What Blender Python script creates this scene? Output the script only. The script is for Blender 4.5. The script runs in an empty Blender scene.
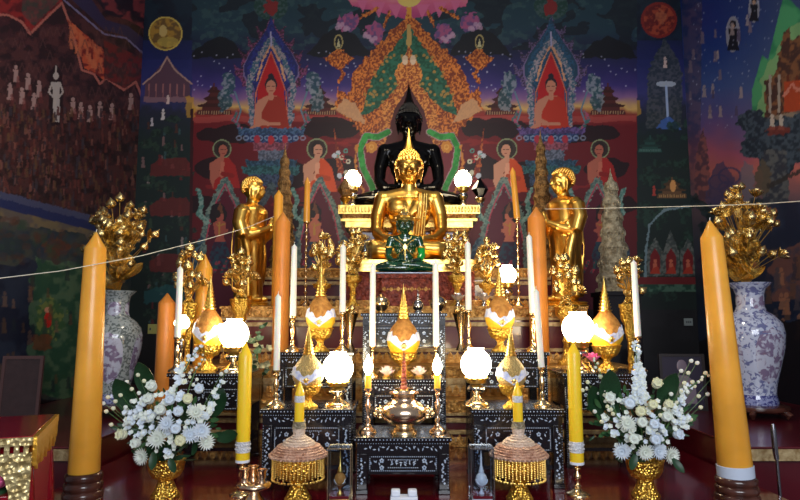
import bpy, math, random
import numpy as np
from mathutils import Vector, Matrix, Quaternion
R = math.radians
PI = math.pi
rnd = random.Random(7)
COL = bpy.context.scene.collection
# ------------------------------------------------------------------ camera model (for laying out measured positions)
F = 620.0; H = 0.80; PIT = R(6.5)
cp, sp = math.cos(PIT), math.sin(PIT)
def at(px, py, d):
    a = (px-400)/F; b = (250-py)/F
    y = cp - b*sp; z = sp + b*cp
    k = d/y
    return Vector((a*k, d, H + z*k))
def zz(py, d): return at(400, py, d).z
def xx(px, d, z=0.8):
    # x of a photo column at depth d and height z
    yc = d*cp + (z-H)*sp
    return (px-400)/F*yc
def pj(X, Y, Z):
    zc = Y*cp + (Z-H)*sp
    return 400 + F*X/zc, 250 - F*(-Y*sp + (Z-H)*cp)/zc
# ------------------------------------------------------------------ materials
MATS = {}
def lin(c): return tuple(((x/255.0)/12.92 if x/255.0 <= .04045 else ((x/255.0+.055)/1.055)**2.4) for x in c[:3])
def mat(name, col, rough=.5, metal=0, bump=0, bscale=60, var=0, vscale=20, emis=0, emcol=None, sss=0, coat=0, trans=0, col2=None, spec=.5, ior=1.45, voro=False):
    if name in MATS: return MATS[name]
    m = bpy.data.materials.new(name); m.use_nodes = True
    nt = m.node_tree; b = nt.nodes['Principled BSDF']
    c = (*lin(col), 1)
    b.inputs['Base Color'].default_value = c
    b.inputs['Roughness'].default_value = rough
    b.inputs['Metallic'].default_value = metal
    b.inputs['Specular IOR Level'].default_value = spec
    b.inputs['IOR'].default_value = ior
    if sss:
        b.inputs['Subsurface Weight'].default_value = sss
        b.inputs['Subsurface Radius'].default_value = (.03, .015, .006)
        b.inputs['Subsurface Scale'].default_value = 1.0
    if coat:
        b.inputs['Coat Weight'].default_value = coat; b.inputs['Coat Roughness'].default_value = .08
    if trans: b.inputs['Transmission Weight'].default_value = trans
    if emis:
        b.inputs['Emission Color'].default_value = (*lin(emcol or col), 1)
        b.inputs['Emission Strength'].default_value = emis
    tc = nt.nodes.new('ShaderNodeTexCoord')
    if var or col2:
        n = nt.nodes.new('ShaderNodeTexNoise'); n.inputs['Scale'].default_value = vscale; n.inputs['Detail'].default_value = 6
        nt.links.new(tc.outputs['Object'], n.inputs['Vector'])
        r = nt.nodes.new('ShaderNodeValToRGB')
        c2 = lin(col2) if col2 else tuple(x*(1-var) for x in c[:3])
        r.color_ramp.elements[0].position = .38; r.color_ramp.elements[1].position = .62
        r.color_ramp.elements[0].color = (*c2, 1); r.color_ramp.elements[1].color = c
        nt.links.new(n.outputs['Fac'], r.inputs['Fac']); nt.links.new(r.outputs['Color'], b.inputs['Base Color'])
    if bump:
        if voro:
            n = nt.nodes.new('ShaderNodeTexVoronoi'); o = n.outputs['Distance']
        else:
            n = nt.nodes.new('ShaderNodeTexNoise'); n.inputs['Detail'].default_value = 4; o = n.outputs['Fac']
        n.inputs['Scale'].default_value = bscale
        nt.links.new(tc.outputs['Object'], n.inputs['Vector'])
        bp = nt.nodes.new('ShaderNodeBump'); bp.inputs['Strength'].default_value = bump; bp.inputs['Distance'].default_value = .01
        nt.links.new(o, bp.inputs['Height']); nt.links.new(bp.outputs['Normal'], b.inputs['Normal'])
    MATS[name] = m
    return m
GOLD = mat('gold leaf', (255, 214, 112), .28, 1, .25, 18, col2=(248, 204, 112), vscale=9)
GOLDS = mat('statue gold', (255, 206, 104), .3, 1, .12, 9, col2=(232, 168, 70), vscale=5)
GOLDR = mat('embossed gold', (255, 206, 92), .32, 1, .9, 90, voro=True)
GOLDT = mat('stamped gold foil', (238, 214, 150), .26, 1, .3, 30)
GOLDD = mat('dull gold trim', (214, 168, 98), .42, .6, .7, 70, col2=(160, 110, 54), vscale=30, voro=True)
CREAM = mat('cream painted moulding', (196, 172, 128), .5, .15, .4, 60, col2=(150, 120, 78), vscale=30)
BRASS = mat('polished brass', (244, 216, 166), .22, 1)
BRASSR = mat('pink brass', (246, 214, 180), .22, 1, .1, 40)
SILVER = mat('silver', (200, 198, 192), .18, 1)
BLACKL = mat('black lacquered wood', (20, 16, 22), .22, 0, coat=.5)
PEARL = mat('mother of pearl', (205, 214, 226), .25, .2, col2=(160, 178, 205), vscale=80)
VELVET = mat('dark red velvet paint', (150, 14, 34), .55)
REDP = mat('deep red lacquer', (98, 14, 28), .14, 0, coat=.6, var=.3, vscale=4)
MAROON = mat('maroon paint', (88, 14, 28), .3, 0, coat=.4, var=.25, vscale=3)
REDG = mat('glossy red lacquer', (140, 16, 32), .12, 0, coat=.6, var=.2, vscale=4)
WOOD = mat('dark turned wood', (88, 50, 40), .25, 0, coat=.4, col2=(58, 30, 24), vscale=12)
WAXO = mat('orange wax', (250, 176, 62), .35, 0, sss=.35, var=.18, vscale=5, coat=.15)
WAXD = mat('brown orange wax', (230, 144, 60), .4, 0, sss=.2, var=.15, vscale=6)
WAXY = mat('yellow wax', (252, 208, 44), .35, 0, sss=.35, coat=.1)
WAXW = mat('white wax', (250, 244, 232), .35, 0, sss=.4)
BUDCLOTH = mat('brown gold cloth', (206, 146, 70), .6, .25, .5, 120, col2=(176, 116, 50), vscale=40)
BUDLOW = mat('saffron satin', (255, 200, 54), .45, .1, .2, 60)
LACE = mat('silver lace', (222, 222, 226), .45, .2, .6, 160, voro=True)
CLOTHP = mat('gold beaded cloth', (206, 178, 116), .4, .45, .9, 140, voro=True)
BAND = mat('white blue ribbon', (236, 238, 248), .5, 0, col2=(186, 196, 236), vscale=45)
WHITEP = mat('white plastic', (226, 230, 240), .35)
LAMP = mat('lit opal glass globe', (255, 240, 205), .3, emis=26, emcol=(255, 236, 196))
FLAME = mat('lit bulb flame', (255, 240, 205), .3, emis=45, emcol=(255, 232, 185))
BLACKM = mat('black bronze', (14, 13, 15), .16, .6, .1, 8)
EMER = mat('emerald glass', (4, 74, 42), .08, 0, coat=1, col2=(2, 40, 28), vscale=8, ior=1.6)
EMERL = mat('bright emerald glass', (6, 150, 60), .08, 0, coat=1)
LEAFG = mat('dark green leaf', (30, 66, 38), .45, 0, var=.4, vscale=30)
LEAFL = mat('mid green sprig leaf', (64, 104, 60), .5, 0, var=.3, vscale=30)
STEMG = mat('pale green stem', (76, 112, 62), .5)
PETW = mat('white petal', (232, 236, 226), .55, 0, sss=.1)
PETB = mat('bluish white petal', (222, 230, 238), .55, 0, sss=.1)
PETC = mat('cream petal', (232, 230, 196), .55, 0, sss=.1)
PINK = mat('pink petal', (236, 110, 160), .5)
PINKW = mat('pale pink crystal petal', (252, 214, 196), .2, 0, sss=.3)
STONE = mat('weathered bronze tower', (176, 136, 84), .45, .5, .8, 90, col2=(112, 82, 50), vscale=25, voro=True)
GOLDP = mat('pale gilding', (246, 226, 166), .26, 1, .2, 25, col2=(222, 184, 112), vscale=14)
LIDC = mat('cream braided lid', (228, 204, 184), .5, .1, .7, 110, voro=True)
PALE = mat('pale silver tower', (196, 186, 160), .4, .35, .8, 110, col2=(140, 128, 104), vscale=25, voro=True)
CARVR = mat('carved red brown wood', (140, 62, 46), .4, .2, .9, 55, col2=(96, 34, 26), vscale=30, voro=True)
NAVY = mat('navy lacquer', (24, 40, 84), .12, 0, coat=.7)
ROSEW = mat('braided rattan rose gold', (224, 184, 160), .45, .25, .8, 110, col2=(196, 146, 122), vscale=30, voro=True)
THREAD = mat('white cotton thread', (225, 220, 205), .8)
DARKP = mat('dark brown board', (60, 42, 44), .5, var=.2)
DARKF = mat('dark frame wood', (34, 24, 24), .35)
def glassmat(name, col=(235, 240, 245), a=.12):
    m = bpy.data.materials.new(name); m.use_nodes = True; nt = m.node_tree
    for n in list(nt.nodes): nt.nodes.remove(n)
    o = nt.nodes.new('ShaderNodeOutputMaterial'); mx = nt.nodes.new('ShaderNodeMixShader')
    t = nt.nodes.new('ShaderNodeBsdfTransparent'); g = nt.nodes.new('ShaderNodeBsdfGlossy'); lw = nt.nodes.new('ShaderNodeLayerWeight')
    ma = nt.nodes.new('ShaderNodeMath'); ma.operation = 'MULTIPLY_ADD'; ma.inputs[1].default_value = .22; ma.inputs[2].default_value = .015
    lw.inputs['Blend'].default_value = .35
    t.inputs['Color'].default_value = (*lin(col), 1); g.inputs['Color'].default_value = (1, 1, 1, 1); g.inputs['Roughness'].default_value = .04
    nt.links.new(lw.outputs['Facing'], ma.inputs[0]); nt.links.new(ma.outputs[0], mx.inputs['Fac'])
    nt.links.new(t.outputs[0], mx.inputs[1]); nt.links.new(g.outputs[0], mx.inputs[2]); nt.links.new(mx.outputs[0], o.inputs[0])
    return m
GLASS = glassmat('clear glass')
def porcelain(name, white, blue, sc):
    m = bpy.data.materials.new(name); m.use_nodes = True; nt = m.node_tree; b = nt.nodes['Principled BSDF']
    b.inputs['Roughness'].default_value = .12; b.inputs['Coat Weight'].default_value = .6
    tc = nt.nodes.new('ShaderNodeTexCoord')
    n = nt.nodes.new('ShaderNodeTexNoise'); n.inputs['Scale'].default_value = sc; n.inputs['Detail'].default_value = 7; n.inputs['Distortion'].default_value = 1.6
    v = nt.nodes.new('ShaderNodeTexVoronoi'); v.inputs['Scale'].default_value = sc*1.6
    nt.links.new(tc.outputs['Object'], n.inputs['Vector']); nt.links.new(tc.outputs['Object'], v.inputs['Vector'])
    r = nt.nodes.new('ShaderNodeValToRGB'); r.color_ramp.interpolation = 'EASE'
    r.color_ramp.elements[0].position = .44; r.color_ramp.elements[0].color = (*lin(blue), 1)
    r.color_ramp.elements[1].position = .56; r.color_ramp.elements[1].color = (*lin(white), 1)
    ad = nt.nodes.new('ShaderNodeMath'); ad.operation = 'MULTIPLY_ADD'; ad.inputs[1].default_value = .25
    nt.links.new(v.outputs['Distance'], ad.inputs[0]); 
    su = nt.nodes.new('ShaderNodeMath'); su.operation = 'SUBTRACT'; su.inputs[1].default_value = .1
    nt.links.new(n.outputs['Fac'], su.inputs[0]); nt.links.new(su.outputs[0], ad.inputs[2])
    nt.links.new(ad.outputs[0], r.inputs['Fac']); nt.links.new(r.outputs['Color'], b.inputs['Base Color'])
    return m
PORC = porcelain('blue and white porcelain', (196, 202, 224), (112, 116, 160), 22)
PORCD = porcelain('blue porcelain ground', (150, 156, 200), (62, 64, 130), 30)
PORCG = porcelain('grey green porcelain ground', (170, 178, 178), (104, 112, 112), 30)
PORCM = porcelain('painted medallion porcelain', (200, 202, 220), (134, 116, 146), 14)
# ------------------------------------------------------------------ mesh builder
class MB:
    def __init__(s): s.V = []; s.Fc = []; s.M = []
    def add(s, vs, fs, m=0, T=None):
        o = len(s.V)
        if T is not None: vs = [T @ Vector(v) for v in vs]
        s.V += [tuple(v) for v in vs]; s.Fc += [tuple(i+o for i in f) for f in fs]; s.M += [m]*len(fs)
        return s
    def box(s, x0, x1, y0, y1, z0, z1, m=0, T=None):
        return s.add([(x0,y0,z0),(x1,y0,z0),(x1,y1,z0),(x0,y1,z0),(x0,y0,z1),(x1,y0,z1),(x1,y1,z1),(x0,y1,z1)],
              [(3,2,1,0),(4,5,6,7),(0,1,5,4),(1,2,6,5),(2,3,7,6),(3,0,4,7)], m, T)
    def lathe(s, prof, n=20, c=(0,0,0), m=0, fn=None, T=None, sx=1, sy=1, ph=0):
        vs = []; fs = []
        for r, z in prof:
            for k in range(n):
                a = ph + 2*PI*k/n; q = r if fn is None else fn(a, z, r)
                vs.append((c[0]+q*math.cos(a)*sx, c[1]+q*math.sin(a)*sy, c[2]+z))
        L = len(prof)
        for i in range(L-1):
            for k in range(n):
                k2 = (k+1) % n
                fs.append((i*n+k, i*n+k2, (i+1)*n+k2, (i+1)*n+k))
        if prof[0][0] > 1e-6: fs.append(tuple(range(n-1, -1, -1)))
        if prof[-1][0] > 1e-6: fs.append(tuple((L-1)*n+k for k in range(n)))
        return s.add(vs, fs, m, T)
    def tube(s, pts, r, n=8, m=0, T=None, flat=None):
        pts = [Vector(p) for p in pts]; L = len(pts)
        rs = r if isinstance(r, (list, tuple)) else [r]*L
        vs = []; fs = []; up = None
        for i, p in enumerate(pts):
            t = (pts[min(i+1, L-1)] - pts[max(i-1, 0)])
            t = t.normalized() if t.length > 1e-9 else Vector((0,0,1))
            if up is None:
                up = Vector((0,0,1)) if abs(t.z) < .9 else Vector((0,1,0))
            a = t.cross(up).normalized(); b = a.cross(t).normalized(); up = b
            for k in range(n):
                th = 2*PI*k/n
                vs.append(p + a*math.cos(th)*rs[i] + b*math.sin(th)*rs[i]*(flat or 1))
        for i in range(L-1):
            for k in range(n):
                k2 = (k+1) % n
                fs.append((i*n+k, i*n+k2, (i+1)*n+k2, (i+1)*n+k))
        fs.append(tuple(range(n-1,-1,-1))); fs.append(tuple((L-1)*n+k for k in range(n)))
        return s.add(vs, fs, m, T)
    def ball(s, c, r, n=12, h=8, m=0, T=None, rot=None):
        if not isinstance(r, (list, tuple)): r = (r, r, r)
        c = Vector(c); vs = []; fs = []
        for i in range(1, h):
            ph = PI*i/h
            for k in range(n):
                a = 2*PI*k/n
                v = Vector((r[0]*math.sin(ph)*math.cos(a), r[1]*math.sin(ph)*math.sin(a), r[2]*math.cos(ph)))
                if rot is not None: v = rot @ v
                vs.append(c+v)
        t = Vector((0,0,r[2])); 
        if rot is not None: t = rot @ t
        vs += [c+t, c-t]; T0 = len(vs)-2; B0 = len(vs)-1
        for i in range(h-2):
            for k in range(n):
                k2 = (k+1) % n
                fs.append((i*n+k, (i+1)*n+k, (i+1)*n+k2, i*n+k2))
        for k in range(n):
            k2 = (k+1) % n
            fs.append((T0, k, k2)); fs.append((B0, (h-2)*n+k2, (h-2)*n+k))
        return s.add(vs, fs, m, T)
    def prism(s, poly, y0, y1, m=0, T=None):      # poly in x,z
        n = len(poly)
        vs = [(x, y0, z) for x, z in poly] + [(x, y1, z) for x, z in poly]
        fs = [tuple(range(n)), tuple(range(2*n-1, n-1, -1))] + [((i+1) % n, i, i+n, (i+1) % n + n) for i in range(n)]
        return s.add(vs, fs, m, T)
    def petal(s, L, W, lift, cup, T, m=0, nu=5, nv=4, tip=1.0, th=None):
        # petal grows along +Y from origin, lifting to +Z; closed thin solid
        th = th or L*.03
        vs = []
        for sgn in (0, 1):
            for i in range(nu+1):
                u = i/nu
                w = W*math.sin(PI*min(u*.92+.06, 1))**.7*(1-.35*u*tip)
                if i == nu: w = W*.04
                for j in range(nv+1):
                    v = (j/nv-.5)*2
                    x = v*w*.5
                    ang = lift*u
                    y = L*(math.sin(ang)/lift if abs(lift) > 1e-3 else u)
                    z = L*((1-math.cos(ang))/lift if abs(lift) > 1e-3 else 0) + cup*W*v*v*math.sin(PI*u)
                    vs.append((x, y, z + sgn*th))
        fs = []; q = (nu+1)*(nv+1)
        for i in range(nu):
            for j in range(nv):
                a = i*(nv+1)+j
                fs.append((a, a+nv+1, a+nv+2, a+1)); fs.append((q+a, q+a+1, q+a+nv+2, q+a+nv+1))
        for i in range(nu):
            for j in (0, nv):
                a = i*(nv+1)+j; f = (a, q+a, q+a+nv+1, a+nv+1); fs.append(f if j else f[::-1])
        for j in range(nv):
            for i in (0, nu):
                a = i*(nv+1)+j; f = (a, a+1, q+a+1, q+a); fs.append(f if not i else f[::-1])
        return s.add(vs, fs, m, T)
    def mesh(s, name, mats, smooth=True, ang=40):
        me = bpy.data.meshes.new(name); me.from_pydata(s.V, [], s.Fc); 
        if not isinstance(mats, (list, tuple)): mats = [mats]
        for m in mats: me.materials.append(m)
        if len(mats) > 1: me.polygons.foreach_set('material_index', s.M)
        if smooth:
            me.polygons.foreach_set('use_smooth', [True]*len(s.Fc)); me.set_sharp_from_angle(angle=R(ang))
        me.update(); return me
    def build(s, name, mats, parent=None, loc=None, smooth=True, bevel=0, ang=40, rz=0):
        o = bpy.data.objects.new(name, s.mesh(name, mats, smooth, ang)); COL.objects.link(o)
        if parent is not None: o.parent = parent
        if loc is not None: o.location = loc
        if rz: o.rotation_euler = (0,0,rz)
        if bevel:
            b = o.modifiers.new('bevel', 'BEVEL'); b.width = bevel; b.segments = 2; b.limit_method = 'ANGLE'; b.angle_limit = R(50)
        return o
def tag(o, label=None, cat=None, group=None, kind=None):
    if label: o['label'] = label
    if cat: o['category'] = cat
    if group: o['group'] = group
    if kind: o['kind'] = kind
    return o
def thing(name, label, cat, loc=(0,0,0), rz=0, group=None):
    o = bpy.data.objects.new(name, None); o.empty_display_size = .05; COL.objects.link(o)
    o.location = loc; o.rotation_euler = (0,0,rz); return tag(o, label, cat, group)
def inst(name, me, parent, loc=(0,0,0), rot=None, sc=1):
    o = bpy.data.objects.new(name, me); COL.objects.link(o); o.parent = parent; o.location = loc
    if rot is not None: o.rotation_mode = 'QUATERNION'; o.rotation_quaternion = rot
    o.scale = (sc,)*3 if not isinstance(sc, (tuple, list)) else sc
    return o
def copy_tree(o, parent=None):
    c = o.copy(); COL.objects.link(c); c.parent = parent
    for ch in list(o.children): copy_tree(ch, c)
    return c
def clone(proto, label, loc, group=None, sc=1, rot=None):
    c = copy_tree(proto); c.location = loc; c['label'] = label; c.scale = (sc,)*3 if not isinstance(sc, (tuple, list)) else sc
    if rot: c.rotation_euler = rot
    if group: c['group'] = group
    return c
def first(o, label, loc, group=None, sc=1, rot=None):
    o.location = loc; o['label'] = label; o.scale = (sc,)*3 if not isinstance(sc, (tuple, list)) else sc
    if rot: o.rotation_euler = rot
    if group: o['group'] = group
    return o
def remesh(o, vox, smooth=4):
    m = o.modifiers.new('r', 'REMESH'); m.mode = 'VOXEL'; m.voxel_size = vox; m.use_smooth_shade = True
    if smooth:
        s = o.modifiers.new('s', 'SMOOTH'); s.iterations = smooth; s.factor = .5
    dg = bpy.context.evaluated_depsgraph_get(); dg.update()
    me = bpy.data.meshes.new_from_object(o.evaluated_get(dg)); old = o.data
    o.modifiers.clear(); me.name = o.name; o.data = me
    if not me.materials:
        for k in old.materials: me.materials.append(k)
    return o
def toward(v, roll=0):
    return Vector(v).to_track_quat('Z', 'Y') @ Quaternion((0,0,1), roll)
def TR(x=0, y=0, z=0, rx=0, ry=0, rz=0, s=1):
    return Matrix.Translation((x,y,z)) @ Matrix.Rotation(rz,4,'Z') @ Matrix.Rotation(ry,4,'Y') @ Matrix.Rotation(rx,4,'X') @ Matrix.Scale(s,4)
# ------------------------------------------------------------------ painted murals (flat paint on the walls)
def vnoise(u, v, seed=0):
    iu = np.floor(u).astype(np.int64); iv = np.floor(v).astype(np.int64)
    fu = u-iu; fv = v-iv; fu = fu*fu*(3-2*fu); fv = fv*fv*(3-2*fv)
    def h(a, b):
        x = (a*374761393 + b*668265263 + seed*974711) & 0x7fffffff
        x = ((x ^ (x >> 13))*1274126177) & 0x7fffffff
        return ((x ^ (x >> 16)) & 0xffff)/65535.0
    return (h(iu,iv)*(1-fu)+h(iu+1,iv)*fu)*(1-fv)+(h(iu,iv+1)*(1-fu)+h(iu+1,iv+1)*fu)*fv
def fbm(u, v, s, seed=0, o=3):
    t = 0; a = .5; n = 0
    for k in range(o):
        t = t + a*vnoise(u/s, v/s, seed+k*17); n += a; a *= .5; s *= .5
    return t/n
class Paint:
    def __init__(s, U, V):
        s.U = U; s.V = V; s.C = np.zeros((len(U), 3)); s.mx = None
    def _col(s, col, idx):
        if callable(col): return col(s.U[idx], s.V[idx])
        return np.array(col, float)/255.
    def _put(s, idx, mask, col, a):
        k = idx[mask]
        if len(k) == 0: return
        c = s._col(col, k)
        s.C[k] = s.C[k]*(1-a)+c*a
    def bb(s, x0, x1, y0, y1): return np.nonzero((s.U >= x0) & (s.U <= x1) & (s.V >= y0) & (s.V <= y1))[0]
    def fill(s, col): s.C[:] = s._col(col, np.arange(len(s.U)))
    def _both(s, pts, fn):
        fn(pts)
        if s.mx is not None: fn([(2*s.mx-x, y) for x, y in pts])
    def poly(s, pts, col, a=1, rough=0, rs=3, seed=1):
        def go(p):
            xs = [q[0] for q in p]; ys = [q[1] for q in p]
            idx = s.bb(min(xs)-rough, max(xs)+rough, min(ys)-rough, max(ys)+rough)
            if len(idx) == 0: return
            u = s.U[idx]; v = s.V[idx]
            if rough:
                u = u + (vnoise(u/rs, v/rs, seed)-.5)*2*rough; v = v + (vnoise(s.U[idx]/rs, v/rs, seed+5)-.5)*2*rough
            ins = np.zeros(len(idx), bool); n = len(p)
            for i in range(n):
                x0, y0 = p[i]; x1, y1 = p[(i+1) % n]
                if y0 == y1: continue
                c = ((y0 > v) != (y1 > v)) & (u < (x1-x0)*(v-y0)/(y1-y0)+x0)
                ins ^= c
            s._put(idx, ins, col, a)
        s._both(pts, go)
    def ell(s, cx, cy, rx, ry, col, a=1, rough=0, rs=3, ring=None):
        def go(p):
            cx, cy = p[0]
            idx = s.bb(cx-rx-rough*rx, cx+rx+rough*rx, cy-ry*(1+rough), cy+ry*(1+rough))
            if len(idx) == 0: return
            u = s.U[idx]; v = s.V[idx]
            d = np.sqrt(((u-cx)/rx)**2+((v-cy)/ry)**2)
            if rough: d = d + (vnoise(u/rs, v/rs, 3)-.5)*2*rough
            mk = d < 1
            if ring: mk &= d > 1-ring
            s._put(idx, mk, col, a)
        s._both([(cx, cy)], go)
    def line(s, pts, w, col, a=1, rough=0, rs=2, taper=False):
        def go(p):
            xs = [q[0] for q in p]; ys = [q[1] for q in p]; e = w+rough
            idx = s.bb(min(xs)-e, max(xs)+e, min(ys)-e, max(ys)+e)
            if len(idx) == 0: return
            u = s.U[idx]; v = s.V[idx]; D = np.full(len(idx), 1e9)
            for i in range(len(p)-1):
                x0, y0 = p[i]; x1, y1 = p[i+1]; dx = x1-x0; dy = y1-y0; L = dx*dx+dy*dy+1e-9
                t = np.clip(((u-x0)*dx+(v-y0)*dy)/L, 0, 1)
                d = np.hypot(u-x0-t*dx, v-y0-t*dy)
                if taper: d = d*(1/(1.02-(i+t)/(len(p)-1)))
                D = np.minimum(D, d)
            if rough: D = D + (vnoise(u/rs, v/rs, 9)-.5)*2*rough
            s._put(idx, D < w*.5, col, a)
        s._both(pts, go)
def mixc(c1, c2, t): return np.array(c1)/255.*(1-t[:,None])+np.array(c2)/255.*t[:,None]
def grad(stops, ax='v', noise=0, ns=6, seed=2):
    def f(u, v):
        x = v if ax == 'v' else u
        x = x + (fbm(u, v, ns, seed)-.5)*2*noise
        xs = [q[0] for q in stops]
        return np.stack([np.interp(x, xs, [q[1][k] for q in stops]) for k in range(3)], 1)/255.
    return f
def twoc(c1, c2, s, lo=.42, hi=.58, seed=4, o=3, sy=1):
    def f(u, v): return mixc(c1, c2, np.clip((fbm(u, v*sy, s, seed, o)-lo)/(hi-lo), 0, 1))
    return f
SKIN = (214, 140, 112)
def monk(p, cx, cy, s, face=0, robe=(206, 52, 30), skin=SKIN, halo=True):
    # praying half figure, s ~ head height in px
    if halo:
        p.ell(cx, cy, s*1.02, s*1.05, (60, 44, 40)); p.ell(cx, cy, s*1.02, s*1.05, (150, 160, 120), ring=.12)
    p.poly([(cx-s*1.2, cy+s*1.5), (cx-s*.4, cy+s*.95), (cx+s*.7, cy+s*.95), (cx+s*1.35, cy+s*1.7), (cx+s*1.7, cy+s*3.9), (cx-s*1.0, cy+s*4.2), (cx-s*1.35, cy+s*3.2)], skin)
    p.poly([(cx+s*.1, cy+s*.9), (cx+s*.75, cy+s*1.0), (cx+s*1.45, cy+s*1.8), (cx+s*2.0, cy+s*4.2), (cx-s*1.0, cy+s*4.4), (cx-s*.8, cy+s*3.4), (cx+s*.1, cy+s*2.6)], robe)
    p.line([(cx+s*.1, cy+s*.9), (cx-s*.1, cy+s*2), (cx-s*.8, cy+s*3.3)], .9, tuple(int(k*.6) for k in robe))
    p.line([(cx-s*1.1, cy+s*1.7), (cx-s*1.05, cy+s*3.2), (cx-s*.0, cy+s*2.5)], s*.5, skin)
    p.line([(cx-s*.05, cy+s*2.9), (cx+s*.05, cy+s*1.5)], s*.42, tuple(min(255, int(k*1.1)) for k in skin))
    p.line([(cx+s*1.1, cy+s*2.9), (cx+s*.1, cy+s*2.7)], s*.5, tuple(int(k*.85) for k in robe))
    p.line([(cx+face*.2, cy+s*.4), (cx, cy+s*1.1)], s*.5, skin)
    p.ell(cx, cy-s*.06, s*.56, s*.7, (40, 28, 26)); p.ell(cx+face*s*.1, cy+s*.14, s*.46, s*.6, skin)
    p.line([(cx-s*.25+face*s*.15, cy+s*.05), (cx-s*.05+face*s*.15, cy+s*.08)], .7, (80, 40, 36)); p.line([(cx+s*.1+face*s*.15, cy+s*.08), (cx+s*.3+face*s*.12, cy+s*.05)], .7, (80, 40, 36))
    p.line([(cx-s*.1+face*s*.15, cy+s*.45), (cx+s*.14+face*s*.15, cy+s*.45)], .8, (150, 40, 40))
def deva(p, cx, cy, s, face, skin=(176, 96, 80)):
    p.ell(cx-face*s*.3, cy-s*.2, s*1.3, s*1.8, (34, 20, 26), rough=.1)
    p.poly([(cx-s*.35, cy+s*.6), (cx+s*.35, cy+s*.6), (cx+s*.95, cy+s*1.1), (cx+s*.8, cy+s*2.2), (cx+s*.55, cy+s*3.2), (cx+s*.9, cy+s*4), (cx-s*.9, cy+s*4), (cx-s*.55, cy+s*3.2), (cx-s*.8, cy+s*2.2), (cx-s*.95, cy+s*1.1)], skin); p.poly([(cx-s*.9, cy+s*3.9), (cx+s*.9, cy+s*3.9), (cx+s*1.6, cy+s*6), (cx+s*1.1, cy+s*8), (cx-s*1.1, cy+s*8), (cx-s*1.6, cy+s*6)], twoc((60, 30, 60), (40, 70, 90), 2.5)); p.line([(cx-s*.7, cy+s*1.2), (cx, cy+s*1.5), (cx+s*.7, cy+s*1.2)], s*.22, (196, 140, 66), rough=.5)
    p.line([(cx-face*s*.8, cy+s*1.2), (cx-face*s*.5, cy+s*2.9), (cx+face*s*1.0, cy+s*2.2)], s*.5, skin)
    p.line([(cx-face*s*.1, cy+s*1.1), (cx-face*s*.1, cy+s*2.8)], s*.3, (206, 150, 70), rough=.6)
    p.ell(cx, cy, s*.62, s*.8, skin); p.poly([(cx-s*.6, cy-s*.3), (cx, cy-s*2.3), (cx+s*.6, cy-s*.3)], (120, 70, 46), rough=.6)
    p.ell(cx-face*s*.35, cy-s*.3, s*.45, s*.6, (40, 26, 28))
def fig(p, x, y, h, col, a=1):
    p.ell(x, y-h*.86, h*.1+.3, h*.12+.3, col, a); p.poly([(x-h*.16, y-h*.72), (x+h*.16, y-h*.72), (x+h*.13, y-h*.4), (x+h*.2, y), (x-h*.2, y), (x-h*.11, y-h*.4)], col, a)
def temple(p, cx, base, w, col, win=(240, 210, 150), tiers=3):
    p.poly([(cx-w*.5, base), (cx-w*.46, base-w*.14), (cx+w*.46, base-w*.14), (cx+w*.5, base)], col)
    for k in range(-6, 7): p.line([(cx+k*w*.07, base-w*.10), (cx+k*w*.07, base-w*.03)], .8, win, .7)
    y = base-w*.12; ww = w*.86
    for t in range(tiers):
        p.poly([(cx-ww*.38, y), (cx-ww*.38, y-w*.12), (cx+ww*.38, y-w*.12), (cx+ww*.38, y)], col)
        p.poly([(cx-ww*.56, y-w*.15), (cx-ww*.48, y-w*.10), (cx+ww*.48, y-w*.10), (cx+ww*.56, y-w*.15), (cx+ww*.3, y-w*.2), (cx+ww*.22, y-w*.27), (cx-ww*.22, y-w*.27), (cx-ww*.3, y-w*.2)], tuple(int(k*.75) for k in col))
        y -= w*.2; ww *= .62
    p.line([(cx, y), (cx, y-w*.16)], 1.4, col)
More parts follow.
